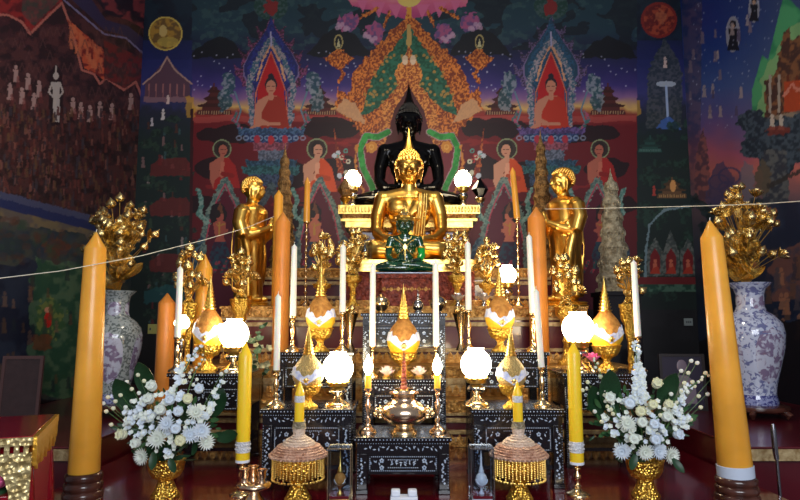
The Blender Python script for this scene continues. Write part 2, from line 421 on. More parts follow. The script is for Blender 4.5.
def paint_back(p):
    rd = random.Random(3)
    p.fill(grad([(-60, (20, 60, 62)), (30, (34, 66, 84)), (48, (26, 34, 70)), (70, (44, 38, 104)), (84, (70, 54, 132)), (98, (150, 106, 160)), (108, (236, 190, 110)), (113, (150, 60, 50)), (116, (168, 50, 46)), (125, (120, 20, 30)), (175, (112, 16, 28)), (330, (84, 12, 26))], noise=5, ns=14))
    idx = p.bb(150, 680, -80, 50)
    if len(idx):
        n = fbm(p.U[idx], p.V[idx]*2.2, 13, 21, 4); p._put(idx, n > .56, twoc((70, 104, 104), (36, 70, 84), 4), .55)
        n = fbm(p.U[idx], p.V[idx]*1.6, 26, 31, 3); p._put(idx, n > .6, (10, 14, 26), .6)
    def hill(u0, u1, y, h): p.poly([(u0, y), (u0+(u1-u0)*.25, y-h*.7), ((u0+u1)/2, y-h), (u1-(u1-u0)*.25, y-h*.7), (u1, y)], (14, 14, 24), .9, rough=2, rs=7)
    hill(188, 250, 58, 22); hill(306, 372, 56, 30); hill(448, 512, 56, 30); hill(578, 640, 58, 22)
    for k in range(170):
        x = rd.uniform(192, 637); y = rd.uniform(50, 92); p.ell(x, y, .8, .8, (210, 210, 240), .7)
    # red cloud bands with dark hollows
    p.poly([(192, 116), (637, 116), (637, 122), (192, 122)], (200, 96, 86), .55, rough=1.5, rs=12)
    for (x, y, rx, ry) in ((238, 134, 40, 9), (330, 128, 34, 10), (214, 168, 20, 10), (290, 176, 30, 14), (340, 168, 18, 12), (205, 205, 18, 10), (300, 214, 16, 14), (232, 236, 30, 18)):
        p.mx = 411; p.ell(x, y, rx, ry, (26, 6, 16), .85, rough=.25, rs=9)
    p.mx = 411
    for k in range(9):
        x = rd.uniform(195, 350); y = rd.uniform(124, 250); p.line([(x, y), (x+20, y-2), (x+40, y+1)], 3, (176, 44, 40), .5, rough=1.5, rs=5)
    # skyline pagodas
    for cx, b, w in ((214, 115, 36), (320, 115, 34)): temple(p, cx, b, w, (92, 36, 34))
    # side niches with seated figures
    for cx, blue, fl in ((271, (36, 40, 108), (150, 72, 118)), (551, (34, 70, 98), (122, 98, 146))):
        p.mx = cx
        A = [(cx, 16), (cx-5, 30), (cx-13, 42), (cx-22, 54), (cx-28, 66), (cx-28, 76), (cx-23, 84), (cx-17, 90), (cx-19, 130), (cx, 130)]; p.ell(cx, 6, 17, 14, twoc((30, 70, 60), (70, 96, 96), 2), .9); p.ell(cx, 8, 7, 8, (150, 40, 40), 1, rough=.3)
        for i, (x, y) in enumerate(((cx-10, 34), (cx-19, 46), (cx-27, 58), (cx-33, 72), (cx-27, 82))):
            p.poly([(x+4, y+6), (x-2, y+4), (x-5, y-9), (x, y-3), (x+5, y-5)], twoc(fl, tuple(int(k*.45) for k in fl), 1.2), .9, rough=1.2, rs=1.8)
        p.poly([(cx+(x-cx)*1.06, y-1) for x, y in A], twoc(fl, tuple(int(k*.4) for k in fl), 1.2), 1, rough=1.6, rs=1.6); p.poly(A, (130, 110, 160)); p.poly([(cx+(x-cx)*.95, 18+(y-18)*.98) for x, y in A], blue, 1)
        p.poly([(cx+(x-cx)*.84, 24+(y-24)*.95) for x, y in A], twoc(blue, tuple(min(255, int(k*1.35)) for k in blue), 1.4), 1)
        p.line([(cx-1, 40), (cx-14, 62), (cx-22, 84), (cx-18, 128)], 6, twoc((176, 160, 170), (60, 100, 124), 1.4), 1, rough=1.5)
        p.line([(cx-1, 46), (cx-9, 62), (cx-14, 80)], 2, (230, 168, 130), 1, rough=.8)
        p.line([(cx, 32), (cx, 46)], 1.6, (190, 180, 220))
        p.poly([(cx, 52), (cx-8, 72), (cx-13, 86), (cx-15, 130), (cx, 130)], (196, 22, 30)); p.line([(cx, 52), (cx-8, 72), (cx-15, 92), (cx-17, 128)], 1, (230, 120, 90))
        for (x, y) in ((cx-42, 84), (cx-46, 100)):
            p.ell(x, y, 7, 12, twoc((44, 84, 96), (150, 160, 170), 2.5), .85, rough=.25); 
        p.line([(cx-36, 92), (cx-30, 110), (cx-34, 122)], 1.6, (104, 140, 160))
        p.mx = None
        p.poly([(cx-14, 101), (cx-5, 96), (cx+6, 96), (cx+14, 101), (cx+17, 125), (cx+26, 131), (cx+20, 135), (cx-20, 135), (cx-26, 131), (cx-16, 124)], SKIN)
        p.poly([(cx-1, 97), (cx+7, 96), (cx+14, 101), (cx+18, 126), (cx+25, 132), (cx+18, 136), (cx-18, 136), (cx-24, 132), (cx-10, 126), (cx-9, 112)], (170, 48, 30) if cx < 400 else (202, 52, 28))
        p.line([(cx-13, 104), (cx-15, 118), (cx-3, 124)], 4, SKIN); p.line([(cx-8, 124), (cx+8, 124)], 3.4, SKIN)
        p.ell(cx, 84.5, 6, 7.5, (36, 26, 40)); p.ell(cx, 77, 3, 3.6, (36, 26, 40)); p.ell(cx, 87, 5, 6.8, SKIN); p.line([(cx, 92), (cx, 98)], 5, SKIN)
        p.line([(cx-3.4, 86), (cx-1, 86.6)], .8, (70, 36, 40)); p.line([(cx+1, 86.6), (cx+3.4, 86)], .8, (70, 36, 40)); p.line([(cx-1.6, 91), (cx+1.6, 91)], .8, (160, 50, 46))
        p.mx = cx
        # lotus pedestal in blue tiers
        tiers = [(34, 128, 136, (72, 52, 106) if cx > 400 else (44, 70, 104)), (28, 134, 142, (28, 46, 90)), (18, 142, 150, (120, 56, 72)), (14, 150, 160, (80, 86, 104)), (27, 160, 166, (30, 60, 84)), (30, 166, 174, (28, 72, 78)), (22, 174, 186, (40, 54, 80))]
        for hw, y0, y1, c in tiers: p.poly([(cx-hw, y0), (cx+.5, y0), (cx+.5, y1), (cx-hw*.92, y1)], twoc(c, tuple(min(255, int(k*1.25+26)) for k in c), 1.5), 1, rough=1.4, rs=2.5)
        for k in range(5): p.ell(cx-4-7*k, 138, 3, 2.6, (170, 190, 220), .7, ring=.45)
        p.ell(cx, 140, 3.2, 4.4, (206, 50, 60)); p.ell(cx-14, 139, 3, 4, (190, 50, 70))
        p.line([(cx-30, 128), (cx-38, 120), (cx-34, 112)], 3, twoc((60, 120, 120), (200, 90, 130), 2), .9, rough=1)
        p.line([(cx, 186), (cx-10, 205), (cx-20, 230), (cx-24, 300)], 7, twoc((50, 70, 80), (90, 110, 116), 1.5), .9, rough=1.2)
    # praying monks over naga arches
    p.mx = None
    for cx, f in ((222, 1), (317, 1), (507, -1), (600, -1)):
        sk = (226, 160, 130) if 300 < cx < 520 else (196, 108, 88); rb = (230, 84, 36) if 300 < cx < 520 else (180, 34, 32)
        s = 10.2 if 300 < cx < 520 else 9.2; cy = 149
        if f > 0: monk(p, cx, cy, s, 1, rb, sk)
        else: monk(p, cx, cy, s, -1, rb, sk)
        gx = cx+3*f; p.mx = gx
        p.poly([(gx, 176), (gx-10, 200), (gx-17, 224), (gx-20, 320), (gx, 320)], (96, 18, 44)); 
        p.line([(gx, 180), (gx-9, 198), (gx-16, 214), (gx-22, 240), (gx-24, 320)], 6.5, twoc((80, 108, 106), (134, 152, 142), 1.5), 1, rough=1.4)
        p.line([(gx, 184), (gx-8, 200), (gx-14, 216), (gx-19, 240)], 1.3, (196, 70, 96))
        p.line([(gx-18, 222), (gx-26, 214), (gx-23, 200), (gx-27, 190)], 4.5, twoc((86, 138, 130), (150, 180, 170), 2), 1, rough=1.2)
        p.line([(gx-24, 240), (gx-30, 250), (gx-27, 300)], 6, twoc((40, 62, 84), (84, 116, 130), 2.4), 1, rough=1.2)
        p.mx = None
        deva(p, cx-2*f, 216, 6.6, f, (208, 116, 90) if 300 < cx < 520 else (190, 92, 78))
        for k in range(4): p.line([(cx-12+8*k, 262), (cx-16+8*k, 272)], 3, twoc((200, 60, 84), (40, 90, 90), 2), .9, rough=1)
    # great central arch
    p.mx = 409
    OR = twoc((246, 142, 58), (140, 56, 22), 1.25, .42, .58, o=2, sy=.8); OR2 = twoc((252, 164, 76), (160, 70, 30), 1.2, .42, .58, o=2)
    p.poly([(409, -6), (409, 20), (380, 12), (352, 6), (344, -10)], grad([(-10, (250, 190, 170)), (4, (236, 110, 150)), (18, (196, 70, 130))], noise=4), 1, rough=1)
    for x, y, L in ((395, 10, 9), (378, 8, 10), (362, 2, 11)): p.poly([(x-7, y-6), (x+7, y-6), (x+1, y+L)], (238, 120, 166), .9)
    p.line([(409, 8), (408, 18)], 5, (244, 170, 60), rough=1); p.ell(409, -2, 12, 9, (255, 224, 120))
    for (x0, y0, x1, y1) in ((378, 8, 360, 18), (390, 12, 384, 26)): p.line([(x0, y0), (x1, y1)], 3.2, OR, rough=1.2)
    for (x, y, rx, ry) in ((348, 22, 10, 9), (374, 33, 9, 10)):
        p.ell(x, y, rx, ry, twoc((186, 92, 140), (120, 84, 140), 3), 1, rough=.3)
        for k in range(7): p.ell(x-rx+2*k*.9+rd.uniform(-2, 1), y+ry*.3+rd.uniform(-2, 5), 2.2, 2.4, (214, 170, 200), .8)
    p.poly([(409, 16), (398, 24), (386, 38), (368, 54), (352, 74), (348, 96), (338, 86), (335, 108), (346, 118), (357, 127), (366, 143), (382, 146), (389, 126), (391, 108), (400, 96), (409, 84)], OR, 1, rough=2.6, rs=3)
    p.poly([(407, 28), (398, 42), (384, 60), (372, 80), (366, 98), (360, 116), (372, 112), (382, 104), (392, 92), (404, 80), (409, 74), (409, 28)], twoc((20, 84, 60), (46, 118, 92), 2), 1, rough=1.6, rs=2.5)
    for k in range(46):
        x = rd.uniform(362, 406); y = rd.uniform(50, 112)
        if x < 409-(112-y)*.0 and (y-28)*.55 > (407-x)*.9-6: p.ell(x, y, 1.5, 1.5, (200, 150, 70), .9)
    p.poly([(336, 110), (344, 98), (356, 104), (366, 124), (350, 118)], (230, 176, 130), .9, rough=1)
    p.poly([(409, 40), (405, 58), (398, 66), (395, 74), (398, 84), (409, 84)], OR2, 1, rough=1.2)
    p.ell(405, 60, 3, 5, (250, 216, 180)); p.line([(409, 26), (408.4, 44)], 4, (214, 176, 100))
    p.poly([(409, 76), (398, 84), (394, 96), (384, 104), (380, 122), (376, 146), (384, 148), (390, 130), (393, 112), (402, 100), (409, 92)], OR2, 1, rough=2, rs=2.5)
    p.poly([(409, 86), (402, 98), (394, 110), (390, 128), (384, 146), (376, 156), (372, 180), (366, 205), (409, 205)], grad([(86, (70, 12, 24)), (205, (128, 22, 44))]), 1)
    p.poly([(382, 148), (372, 138), (362, 136), (358, 150), (362, 172), (368, 205), (409, 205), (409, 150)], (128, 22, 46))
    p.line([(388, 132), (378, 137), (366, 136), (360, 148), (363, 168), (372, 186), (378, 206)], 7.6, (190, 150, 160), 1, rough=.4)
    p.line([(388, 132), (378, 137), (366, 136), (360, 148), (363, 168), (372, 186), (378, 206)], 6, twoc((30, 146, 52), (58, 178, 76), 3), 1)
    p.line([(357, 146), (355, 162), (360, 184), (366, 200)], 2.4, (224, 140, 60), 1, rough=1.2)
    p.line([(341, 172), (337, 150), (334, 128)], 6, twoc((206, 104, 50), (130, 40, 30), 2), 1, rough=1.2, taper=True)
    for k in range(14): p.ell(341+rd.uniform(-7, 8), 162+rd.uniform(-12, 18), 2.4, 2.4, rd.choice([(220, 226, 240), (60, 96, 190), (196, 60, 60), (90, 170, 160), (230, 226, 200)]), .95, ring=rd.choice([None, .5]))
    p.ell(371.5, 147, 6, 6, (232, 150, 54), 1, rough=.16, rs=1.5); p.ell(371.5, 147, 2.6, 2.6, (250, 190, 90), ring=.4)
    # floating orange finials with a lit niche
    p.line([(339, 82), (344, 74), (339, 68), (340, 58)], 3.4, OR, rough=1); p.poly([(324, 58), (332, 54), (339, 46), (346, 54), (354, 58), (346, 66), (339, 70), (332, 66)], OR, 1, rough=1.4, rs=2)
    p.ell(338.5, 42, 4.6, 7.6, (190, 170, 110)); p.ell(338.5, 42, 3.3, 6.2, (20, 18, 26)); p.poly([(336.5, 47), (338.5, 38), (340.5, 47)], (220, 210, 160))
    # strips beyond the red panel
    p.mx = None
    for x0, x1 in ((120, 192), (637, 700)):
        p.poly([(x0, -80), (x1, -80), (x1, 400), (x0, 400)], grad([(-60, (18, 46, 56)), (20, (20, 36, 70)), (55, (30, 38, 104)), (95, (60, 60, 130)), (112, (40, 44, 66)), (140, (26, 44, 44)), (330, (18, 34, 32))], noise=8), 1)
        p.poly([(x0, -80), (x1, -80), (x1, 40), (x0, 40)], twoc((20, 46, 56), (12, 22, 34), 12), .6)
    p.ell(165.5, 33.5, 17, 17, (190, 160, 60)); p.ell(165.5, 33.5, 15.5, 15.5, twoc((200, 150, 60), (130, 96, 50), 4)); p.ell(163, 31, 4, 6, (236, 200, 120)); p.ell(168, 42, 11, 5, (226, 196, 90), .7); p.ell(165.5, 33.5, 17, 17, (240, 206, 100), ring=.08)
    p.ell(659, 20, 18, 18, (150, 40, 34)); p.ell(659, 20, 15.5, 15.5, twoc((190, 76, 50), (120, 30, 30), 3)); p.ell(661, 17, 6, 7, (206, 120, 80), .6, rough=.4)
    T1 = (98, 66, 84)
    p.poly([(145, 84), (167, 58), (190, 84), (190, 98), (145, 98)], T1); p.line([(143, 84), (160, 70), (167, 57), (175, 70), (192, 84)], 1.6, (190, 150, 140))
    for k in range(6): p.line([(149+7*k, 84), (149+7*k, 97)], 1.2, (170, 110, 110))
    p.poly([(144, 97), (194, 97), (194, 102), (144, 102)], (150, 110, 120), .9, rough=.6); fig(p, 168, 104, 9, (236, 206, 200)); fig(p, 163, 120, 11, (226, 216, 216)); fig(p, 152, 126, 8, (206, 196, 206))
    p.poly([(186, 96), (195, 96), (195, 116), (186, 118)], (230, 170, 60), .7, rough=1.5)
    for k in range(60):
        x = rd.uniform(143, 190); y = rd.uniform(128, 330); h = rd.uniform(6, 12)
        fig(p, x, y, h, rd.choice([(150, 110, 110), (176, 150, 150), (64, 96, 100), (120, 40, 44), (60, 80, 60), (90, 50, 40)]), .8)
    for k in range(34):
        x = rd.uniform(143, 190); y = rd.uniform(110, 330); p.ell(x, y, rd.uniform(4, 9), rd.uniform(3, 6), twoc((20, 40, 34), (46, 70, 56), 2.5), .8, rough=.3)
    for y in (166, 206, 262): p.poly([(150, y), (160, y-8), (186, y-8), (192, y), (192, y+10), (150, y+10)], (120, 38, 38), .8, rough=1); 
    p.poly([(143, 290), (170, 284), (192, 292), (192, 300), (143, 304)], (40, 110, 120), .6, rough=2)
    p.line([(192, 110), (190, 330)], 3, (60, 14, 22)); 
    S = twoc((88, 92, 96), (48, 60, 66), 2)
    p.poly([(664, 38), (676, 56), (682, 72), (682, 128), (646, 128), (648, 72), (654, 56)], S, .8, rough=1.5); fig(p, 665, 68, 11, (226, 196, 190)); p.ell(666, 84, 10, 3, (196, 206, 226), .9)
    p.line([(666, 86), (668, 120)], 2, (176, 196, 236)); p.poly([(656, 128), (662, 120), (668, 116), (674, 121), (682, 130)], (70, 110, 190), .9, rough=1); p.poly([(640, 100), (637, 100), (637, 116), (641, 114)], (230, 170, 60), .7)
    for k in range(60):
        x = rd.uniform(640, 690); y = rd.uniform(110, 300); p.ell(x, y, rd.uniform(3, 8), rd.uniform(3, 6), twoc((18, 42, 36), (40, 72, 60), 2.5), .75, rough=.3)
    temple(p, 650, 152, 24, (44, 84, 78), (120, 160, 150), 2); temple(p, 672, 198, 30, (116, 84, 56), (240, 190, 120), 2); p.ell(673, 186, 3, 6, (240, 170, 100)); fig(p, 654, 196, 10, (190, 70, 60))
    p.line([(690, 206), (664, 210), (650, 224), (646, 250), (645, 280)], 2.2, (150, 176, 190), .8, rough=.8)
    for cx in (655, 671, 688):
        p.poly([(cx-8, 276), (cx-8, 252), (cx, 238 if cx != 671 else 230), (cx+8, 252), (cx+8, 276)], twoc((120, 124, 120), (70, 80, 80), 2), .95, rough=1); p.poly([(cx-5, 274), (cx-5, 256), (cx, 248), (cx+5, 256), (cx+5, 274)], (130, 24, 30))
        fig(p, cx, 274, 15, (214, 110, 84)); p.poly([(cx-5.5, 274), (cx-2, 268), (cx+3, 266), (cx+5.5, 274)], (190, 60, 40))
    p.poly([(637, 277), (700, 277), (700, 284), (637, 284)], (120, 28, 34)); p.poly([(637, 284), (700, 284), (700, 292), (637, 292)], twoc((30, 74, 60), (90, 130, 110), 3), .9)
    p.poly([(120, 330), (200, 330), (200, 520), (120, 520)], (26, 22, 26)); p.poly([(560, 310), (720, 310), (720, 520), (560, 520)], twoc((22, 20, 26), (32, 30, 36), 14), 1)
def paint_left(p):
    rd = random.Random(5)
    p.fill(grad([(-80, (96, 26, 40)), (60, (70, 40, 48)), (150, (66, 38, 44)), (230, (58, 36, 40))], noise=22, ns=14))
    idx = np.arange(len(p.U)); n = fbm(p.U, p.V, 7, 8, 4); p._put(idx, n > .56, (116, 66, 66), .45); p._put(idx, n < .42, (30, 20, 28), .5)
    RED = twoc((170, 44, 46), (110, 26, 34), 7)
    p.poly([(-60, -80), (62, -80), (62, 2), (30, 35), (22, 22), (8, 14), (-10, 20), (-60, 10)], RED); p.poly([(24, -40), (60, -40), (60, 0), (34, 26), (22, 14)], twoc((110, 80, 80), (60, 90, 80), 4), .7)
    p.line([(-40, 14), (8, 15), (22, 22), (30, 34), (46, 18), (62, 3), (72, 30), (82, 70), (94, 74), (100, 84), (106, 78), (124, 90), (136, 82), (146, 108)], 2.4, (206, 120, 110))
    p.poly([(66, 18), (104, 50), (104, 80), (96, 74), (84, 68), (76, 40)], twoc((226, 100, 66), (140, 46, 44), 5)); p.poly([(104, 40), (146, 60), (146, 84), (134, 80), (124, 88), (104, 78)], twoc((130, 46, 46), (84, 50, 50), 5))
    p.poly([(62, -10), (104, 30), (126, 36), (146, 56), (146, 40), (128, 26), (106, 20), (78, -20)], (60, 48, 90)); p.line([(64, 0), (104, 34), (126, 38), (146, 56)], 1.8, (140, 130, 176))
    p.poly([(78, -30), (146, -30), (146, 30), (128, 20), (106, 14)], twoc((40, 22, 44), (150, 60, 70), 8), .9); 
    for k in range(60):                                        # dancers under the roof
        x = rd.uniform(70, 102); y = 24+(x-66)*.85+rd.uniform(0, 22); fig(p, x, y, 8, (236, 130, 90), .6)
    for y0 in range(36, 130, 12):
        for x in range(-30, 146, 7):
            if rd.random() < .5: p.line([(x, y0), (x+3, y0-9), (x+6, y0)], 1, (116, 74, 74), .6)
    for (x, y) in ((16, 82), (28, 90), (39, 97), (73, 114), (81, 119), (90, 122), (22, 104), (34, 110), (10, 100), (100, 118), (112, 120), (131, 110)):
        fig(p, x, y, 17, (206, 170, 170), .9); fig(p, x+2, y+6, 12, (130, 60, 62), .6)
    p.poly([(50, 72), (56, 64), (62, 72), (64, 126), (48, 126)], (40, 24, 34)); p.ell(56, 76, 2.8, 3.6, (206, 196, 196)); p.line([(56, 66), (56, 74)], 1.6, (206, 196, 196)); p.poly([(52, 82), (60, 82), (59, 94), (60, 104), (59, 122), (53, 122), (53, 104), (53, 94)], (206, 198, 200)); p.line([(52, 83), (49, 92), (54, 98)], 2, (206, 196, 196)); p.line([(60, 83), (63, 92), (58, 98)], 2, (206, 196, 196))
    for k in range(900):
        x = rd.uniform(-60, 146); y = rd.uniform(112, 196+x*.22); h = rd.uniform(5, 10)
        fig(p, x, y, h, rd.choice([(126, 66, 62), (96, 46, 48), (150, 96, 88), (60, 44, 52), (84, 34, 36), (70, 66, 80), (116, 84, 60)]), .75)
    y = lambda x: 203+x*.265
    L = lambda x, o: (x, y(x)+o)
    p.poly([L(-80, -11), L(150, -11), L(150, 200), L(-80, 300)], (40, 54, 110), 1); p.poly([L(-80, -12), L(150, -12), L(150, -6), L(-80, -4)], (86, 92, 130), .9, rough=1, rs=1.5)
    p.poly([L(-80, 6), L(150, 2), L(150, 300), L(-80, 400)], twoc((110, 100, 96), (136, 120, 92), 9)); p.poly([L(-80, 18), L(150, 10), L(150, 300), L(-80, 400)], twoc((80, 84, 78), (50, 66, 74), 9), 1, rough=4, rs=6)
    p.poly([(-80, 262), (40, 262), (40, 520), (-80, 520)], twoc((44, 54, 78), (30, 36, 60), 12), .9, rough=6, rs=14); p.poly([(34, 255), (80, 262), (100, 400), (30, 400)], twoc((50, 96, 70), (96, 130, 96), 8), .9, rough=8, rs=14)
    p.ell(50, 318, 15, 20, twoc((140, 150, 80), (70, 110, 70), 4), .9, rough=.3, rs=4); p.ell(48, 320, 4, 8, (220, 50, 40)); p.ell(47, 310, 2.4, 3, (236, 160, 130)); p.ell(55, 248, 14, 9, (120, 70, 50), .8, rough=.3)
    for k in range(70):
        x = rd.uniform(-20, 140); fig(p, x, rd.uniform(280, 400), rd.uniform(9, 16), rd.choice([(120, 84, 60), (60, 84, 70), (150, 110, 90), (40, 54, 60)]), .6)
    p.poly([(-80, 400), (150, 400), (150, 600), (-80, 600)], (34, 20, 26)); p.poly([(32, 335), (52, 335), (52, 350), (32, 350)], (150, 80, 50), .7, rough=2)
    for k in range(200):
        x = rd.uniform(-60, 146); yy = rd.uniform(y(x)+14, 262); p.ell(x, yy, rd.uniform(2, 6), rd.uniform(2, 5), rd.choice([(100, 60, 50), (60, 90, 70), (60, 70, 90)]), .4, rough=.3)
def paint_right(p):
    rd = random.Random(9)
    p.fill(grad([(-80, (10, 30, 110)), (30, (26, 60, 150)), (90, (70, 100, 176)), (125, (120, 100, 170)), (150, (206, 110, 140)), (172, (226, 128, 120)), (190, (150, 110, 120)), (240, (60, 70, 90)), (330, (30, 40, 60))], noise=12, ns=24))
    idx = p.bb(660, 900, -80, 330)
    t = np.clip((p.U[idx]-716)/70, 0, 1)*.5*(p.V[idx] < 150); p.C[idx] = p.C[idx]*(1-t[:,None]) + np.array((110, 120, 140))/255.*t[:,None]
    p.poly([(678, -80), (703, -80), (700, 190), (690, 190), (684, 60)], twoc((50, 60, 100), (120, 90, 110), 7), .55)
    for x, y, s in ((754, 10, 14), (733, 36, 18)):
        p.ell(x, y-s*.1, s*.4, s, (180, 180, 196), .9); fig(p, x, y+s*.8, s*1.7, (24, 28, 44)); p.ell(x, y-s*.55, 1.6, 2, (216, 176, 150))
    for k in range(20): x = rd.uniform(690, 750); fig(p, x, rd.uniform(20, 125), rd.uniform(8, 13), rd.choice([(150, 130, 150), (96, 84, 120), (200, 180, 180)]), .8)
    for k in range(90): p.ell(rd.uniform(690, 790), rd.uniform(0, 130), .7, .7, (210, 220, 250), .6)
    p.poly([(752, 116), (752, 90), (758, 70), (762, 55), (768, 60), (780, 10), (784, -6), (800, 10), (900, 20), (900, 130)], twoc((60, 160, 110), (90, 190, 130), 16)); p.poly([(758, 116), (762, 82), (776, 50), (790, 24), (900, 30), (900, 130)], (190, 220, 150), .6, rough=3, rs=8)
    p.poly([(764, 122), (766, 80), (776, 74), (778, 56), (784, 36), (788, 26), (792, 40), (800, 36), (860, 20), (860, 130)], twoc((150, 100, 66), (84, 56, 50), 4), 1, rough=2, rs=3)
    for k in range(7): p.line([(770+9*k, 76), (770+9*k, 112)], 2.6, (190, 180, 170) if k < 2 else (120, 60, 40))
    p.poly([(784, 82), (830, 76), (830, 112), (784, 112)], (214, 84, 44), .9); p.line([(784, 96), (792, 84), (797, 90), (840, 84)], 3, (236, 150, 130), rough=1); p.poly([(754, 120), (830, 104), (900, 116), (900, 150), (754, 128)], twoc((176, 160, 140), (120, 110, 110), 5), .9)
    TREE = twoc((36, 56, 74), (78, 98, 116), 3)
    for (x, y, rx, ry) in ((752, 122, 14, 12), (770, 134, 26, 14), (758, 146, 18, 12), (778, 160, 18, 20), (800, 140, 30, 24)): p.ell(x, y, rx, ry, TREE, 1, rough=.25, rs=4)
    p.poly([(764, 150), (786, 150), (790, 210), (776, 240), (760, 206)], twoc((60, 70, 86), (110, 116, 120), 4), 1, rough=2); fig(p, 772, 130, 16, (220, 210, 200)); fig(p, 781, 130, 16, (220, 210, 200)); p.ell(777, 130, 11, 5, (150, 60, 50), .8, rough=.4)
    p.poly([(694, 200), (697, 150), (703, 126), (708, 150), (712, 200)], twoc((180, 110, 110), (110, 76, 96), 4), .95, rough=1.5)
    for k in range(6): p.ell(716+rd.uniform(-2, 14), 176+k*6, 12-k, 9-k, (96, 84, 130), .9, ring=.2)
    p.poly([(706, 200), (712, 170), (722, 160), (734, 178), (742, 210), (706, 220)], (84, 76, 124), .7, rough=2)
    p.poly([(740, 200), (742, 160), (754, 168), (756, 230), (742, 230)], (140, 140, 160), .7, rough=3); p.ell(763, 178, 8, 16, (110, 100, 86), .9, rough=.3)
    for k in range(26): p.ell(rd.uniform(690, 760), rd.uniform(196, 230), rd.uniform(4, 9), 5, twoc((24, 44, 50), (50, 70, 80), 3), .8, rough=.3)
    for k in range(14): x = 770+k*5; p.ell(x, 186-k*2.4, 4, 2.4, (60, 60, 60), .8, rough=.4)
    p.poly([(770, 205), (900, 200), (900, 600), (690, 600), (700, 240)], twoc((26, 40, 70), (40, 56, 88), 18), .9, rough=5, rs=12); p.poly([(768, 252), (900, 232), (900, 300), (775, 300)], twoc((150, 96, 84), (96, 80, 96), 9), .8, rough=5, rs=9)
    for k in range(30): fig(p, rd.uniform(762, 830), rd.uniform(276, 345), rd.uniform(14, 26), rd.choice([(190, 130, 100), (120, 84, 70), (90, 80, 90), (60, 54, 70)]), .75)
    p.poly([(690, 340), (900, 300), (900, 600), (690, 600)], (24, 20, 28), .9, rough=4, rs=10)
def muralmat(name):
    m = bpy.data.materials.new(name); m.use_nodes = True; nt = m.node_tree; b = nt.nodes['Principled BSDF']
    a = nt.nodes.new('ShaderNodeAttribute'); a.attribute_name = 'paint'
    n = nt.nodes.new('ShaderNodeTexNoise'); n.inputs['Scale'].default_value = 14; tc = nt.nodes.new('ShaderNodeTexCoord'); nt.links.new(tc.outputs['Object'], n.inputs['Vector'])
    bp = nt.nodes.new('ShaderNodeBump'); bp.inputs['Strength'].default_value = .08; nt.links.new(n.outputs['Fac'], bp.inputs['Height']); nt.links.new(bp.outputs['Normal'], b.inputs['Normal'])
    nt.links.new(a.outputs['Color'], b.inputs['Base Color']); b.inputs['Roughness'].default_value = .5
    return m
MURAL = muralmat('mural paint')
def wallgrid(name, A, B, fn, step, z0, z1, paint):
    # vertical painted wall from A to B (x,y)
    A = np.array(A); B = np.array(B); L = np.hypot(*(B-A)); nu = int(L/step[0])+1; nv = int((z1-z0)/step[1])+1
    t = np.linspace(0, 1, nu); z = np.linspace(z0, z1, nv); T, Z = np.meshgrid(t, z)
    X = A[0]+(B[0]-A[0])*T.ravel(); Y = A[1]+(B[1]-A[1])*T.ravel(); Z = Z.ravel()
    U, V = pj(X, Y, Z)
    p = Paint(U, V); paint(p)
    N = nu*nv
    dx, dy = (B-A)/L; nx, ny = dy*fn, -dx*fn
    co = np.stack([X, Y, Z], 1)
    me = bpy.data.meshes.new(name)
    i = np.arange(nu-1); j = np.arange(nv-1); I, J = np.meshgrid(i, j); a = (J*nu+I).ravel()
    q = np.stack([a, a+1, a+nu+1, a+nu], 1) if fn > 0 else np.stack([a, a+nu, a+nu+1, a+1], 1)
    # solid backing 12 cm thick
    bk = [(A[0]-nx*.12, A[1]-ny*.12, z0), (B[0]-nx*.12, B[1]-ny*.12, z0), (B[0]-nx*.12, B[1]-ny*.12, z1), (A[0]-nx*.12, A[1]-ny*.12, z1)]
    co = np.vstack([co, np.array(bk)]); c0, c1, c2, c3 = 0, nu-1, N-1, N-nu
    ex = np.array([(N+1, N, N+3, N+2), (c0, N, N+1, c1), (c1, N+1, N+2, c2), (c2, N+2, N+3, c3), (c3, N+3, N, c0)])
    q = np.vstack([q, ex])
    me.vertices.add(len(co)); me.vertices.foreach_set('co', co.astype(np.float32).ravel())
    me.loops.add(q.size); me.loops.foreach_set('vertex_index', q.astype(np.int32).ravel())
    me.polygons.add(len(q)); me.polygons.foreach_set('loop_start', (np.arange(len(q))*4).astype(np.int32))
    me.update(calc_edges=True); me.validate()
    at_ = me.color_attributes.new('paint', 'FLOAT_COLOR', 'POINT')
    C = np.clip(p.C*np.where(V < 60, .84, .92)[:, None] if name == 'wall_back' else p.C*.88, 0, 1); C = np.where(C <= .04045, C/12.92, ((C+.055)/1.055)**2.4)
    full = np.ones((len(co), 4), np.float32); full[:N, :3] = C; full[N:, :3] = .02
    at_.data.foreach_set('color', full.ravel())
    me.materials.append(MURAL)
    o = bpy.data.objects.new(name, me); COL.objects.link(o); o['kind'] = 'structure'
    return o
XL, XR, YB = -2.82, 3.10, 6.5
if not globals().get('NOWALL'):
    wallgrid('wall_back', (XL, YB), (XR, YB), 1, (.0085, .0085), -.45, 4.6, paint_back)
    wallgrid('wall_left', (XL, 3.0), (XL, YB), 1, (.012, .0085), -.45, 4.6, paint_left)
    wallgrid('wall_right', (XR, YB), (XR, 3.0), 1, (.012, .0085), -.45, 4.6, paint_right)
# ------------------------------------------------------------------ room shell and altar steps
def struct(name, mb, m, **k): return tag(mb.build(name, m, **k), kind='structure')
ZF = -.45
struct('floor', MB().box(XL, XR, -3.2, YB, ZF-.1, ZF), mat('dark floor tile', (60, 26, 30), .25, var=.3, vscale=3))
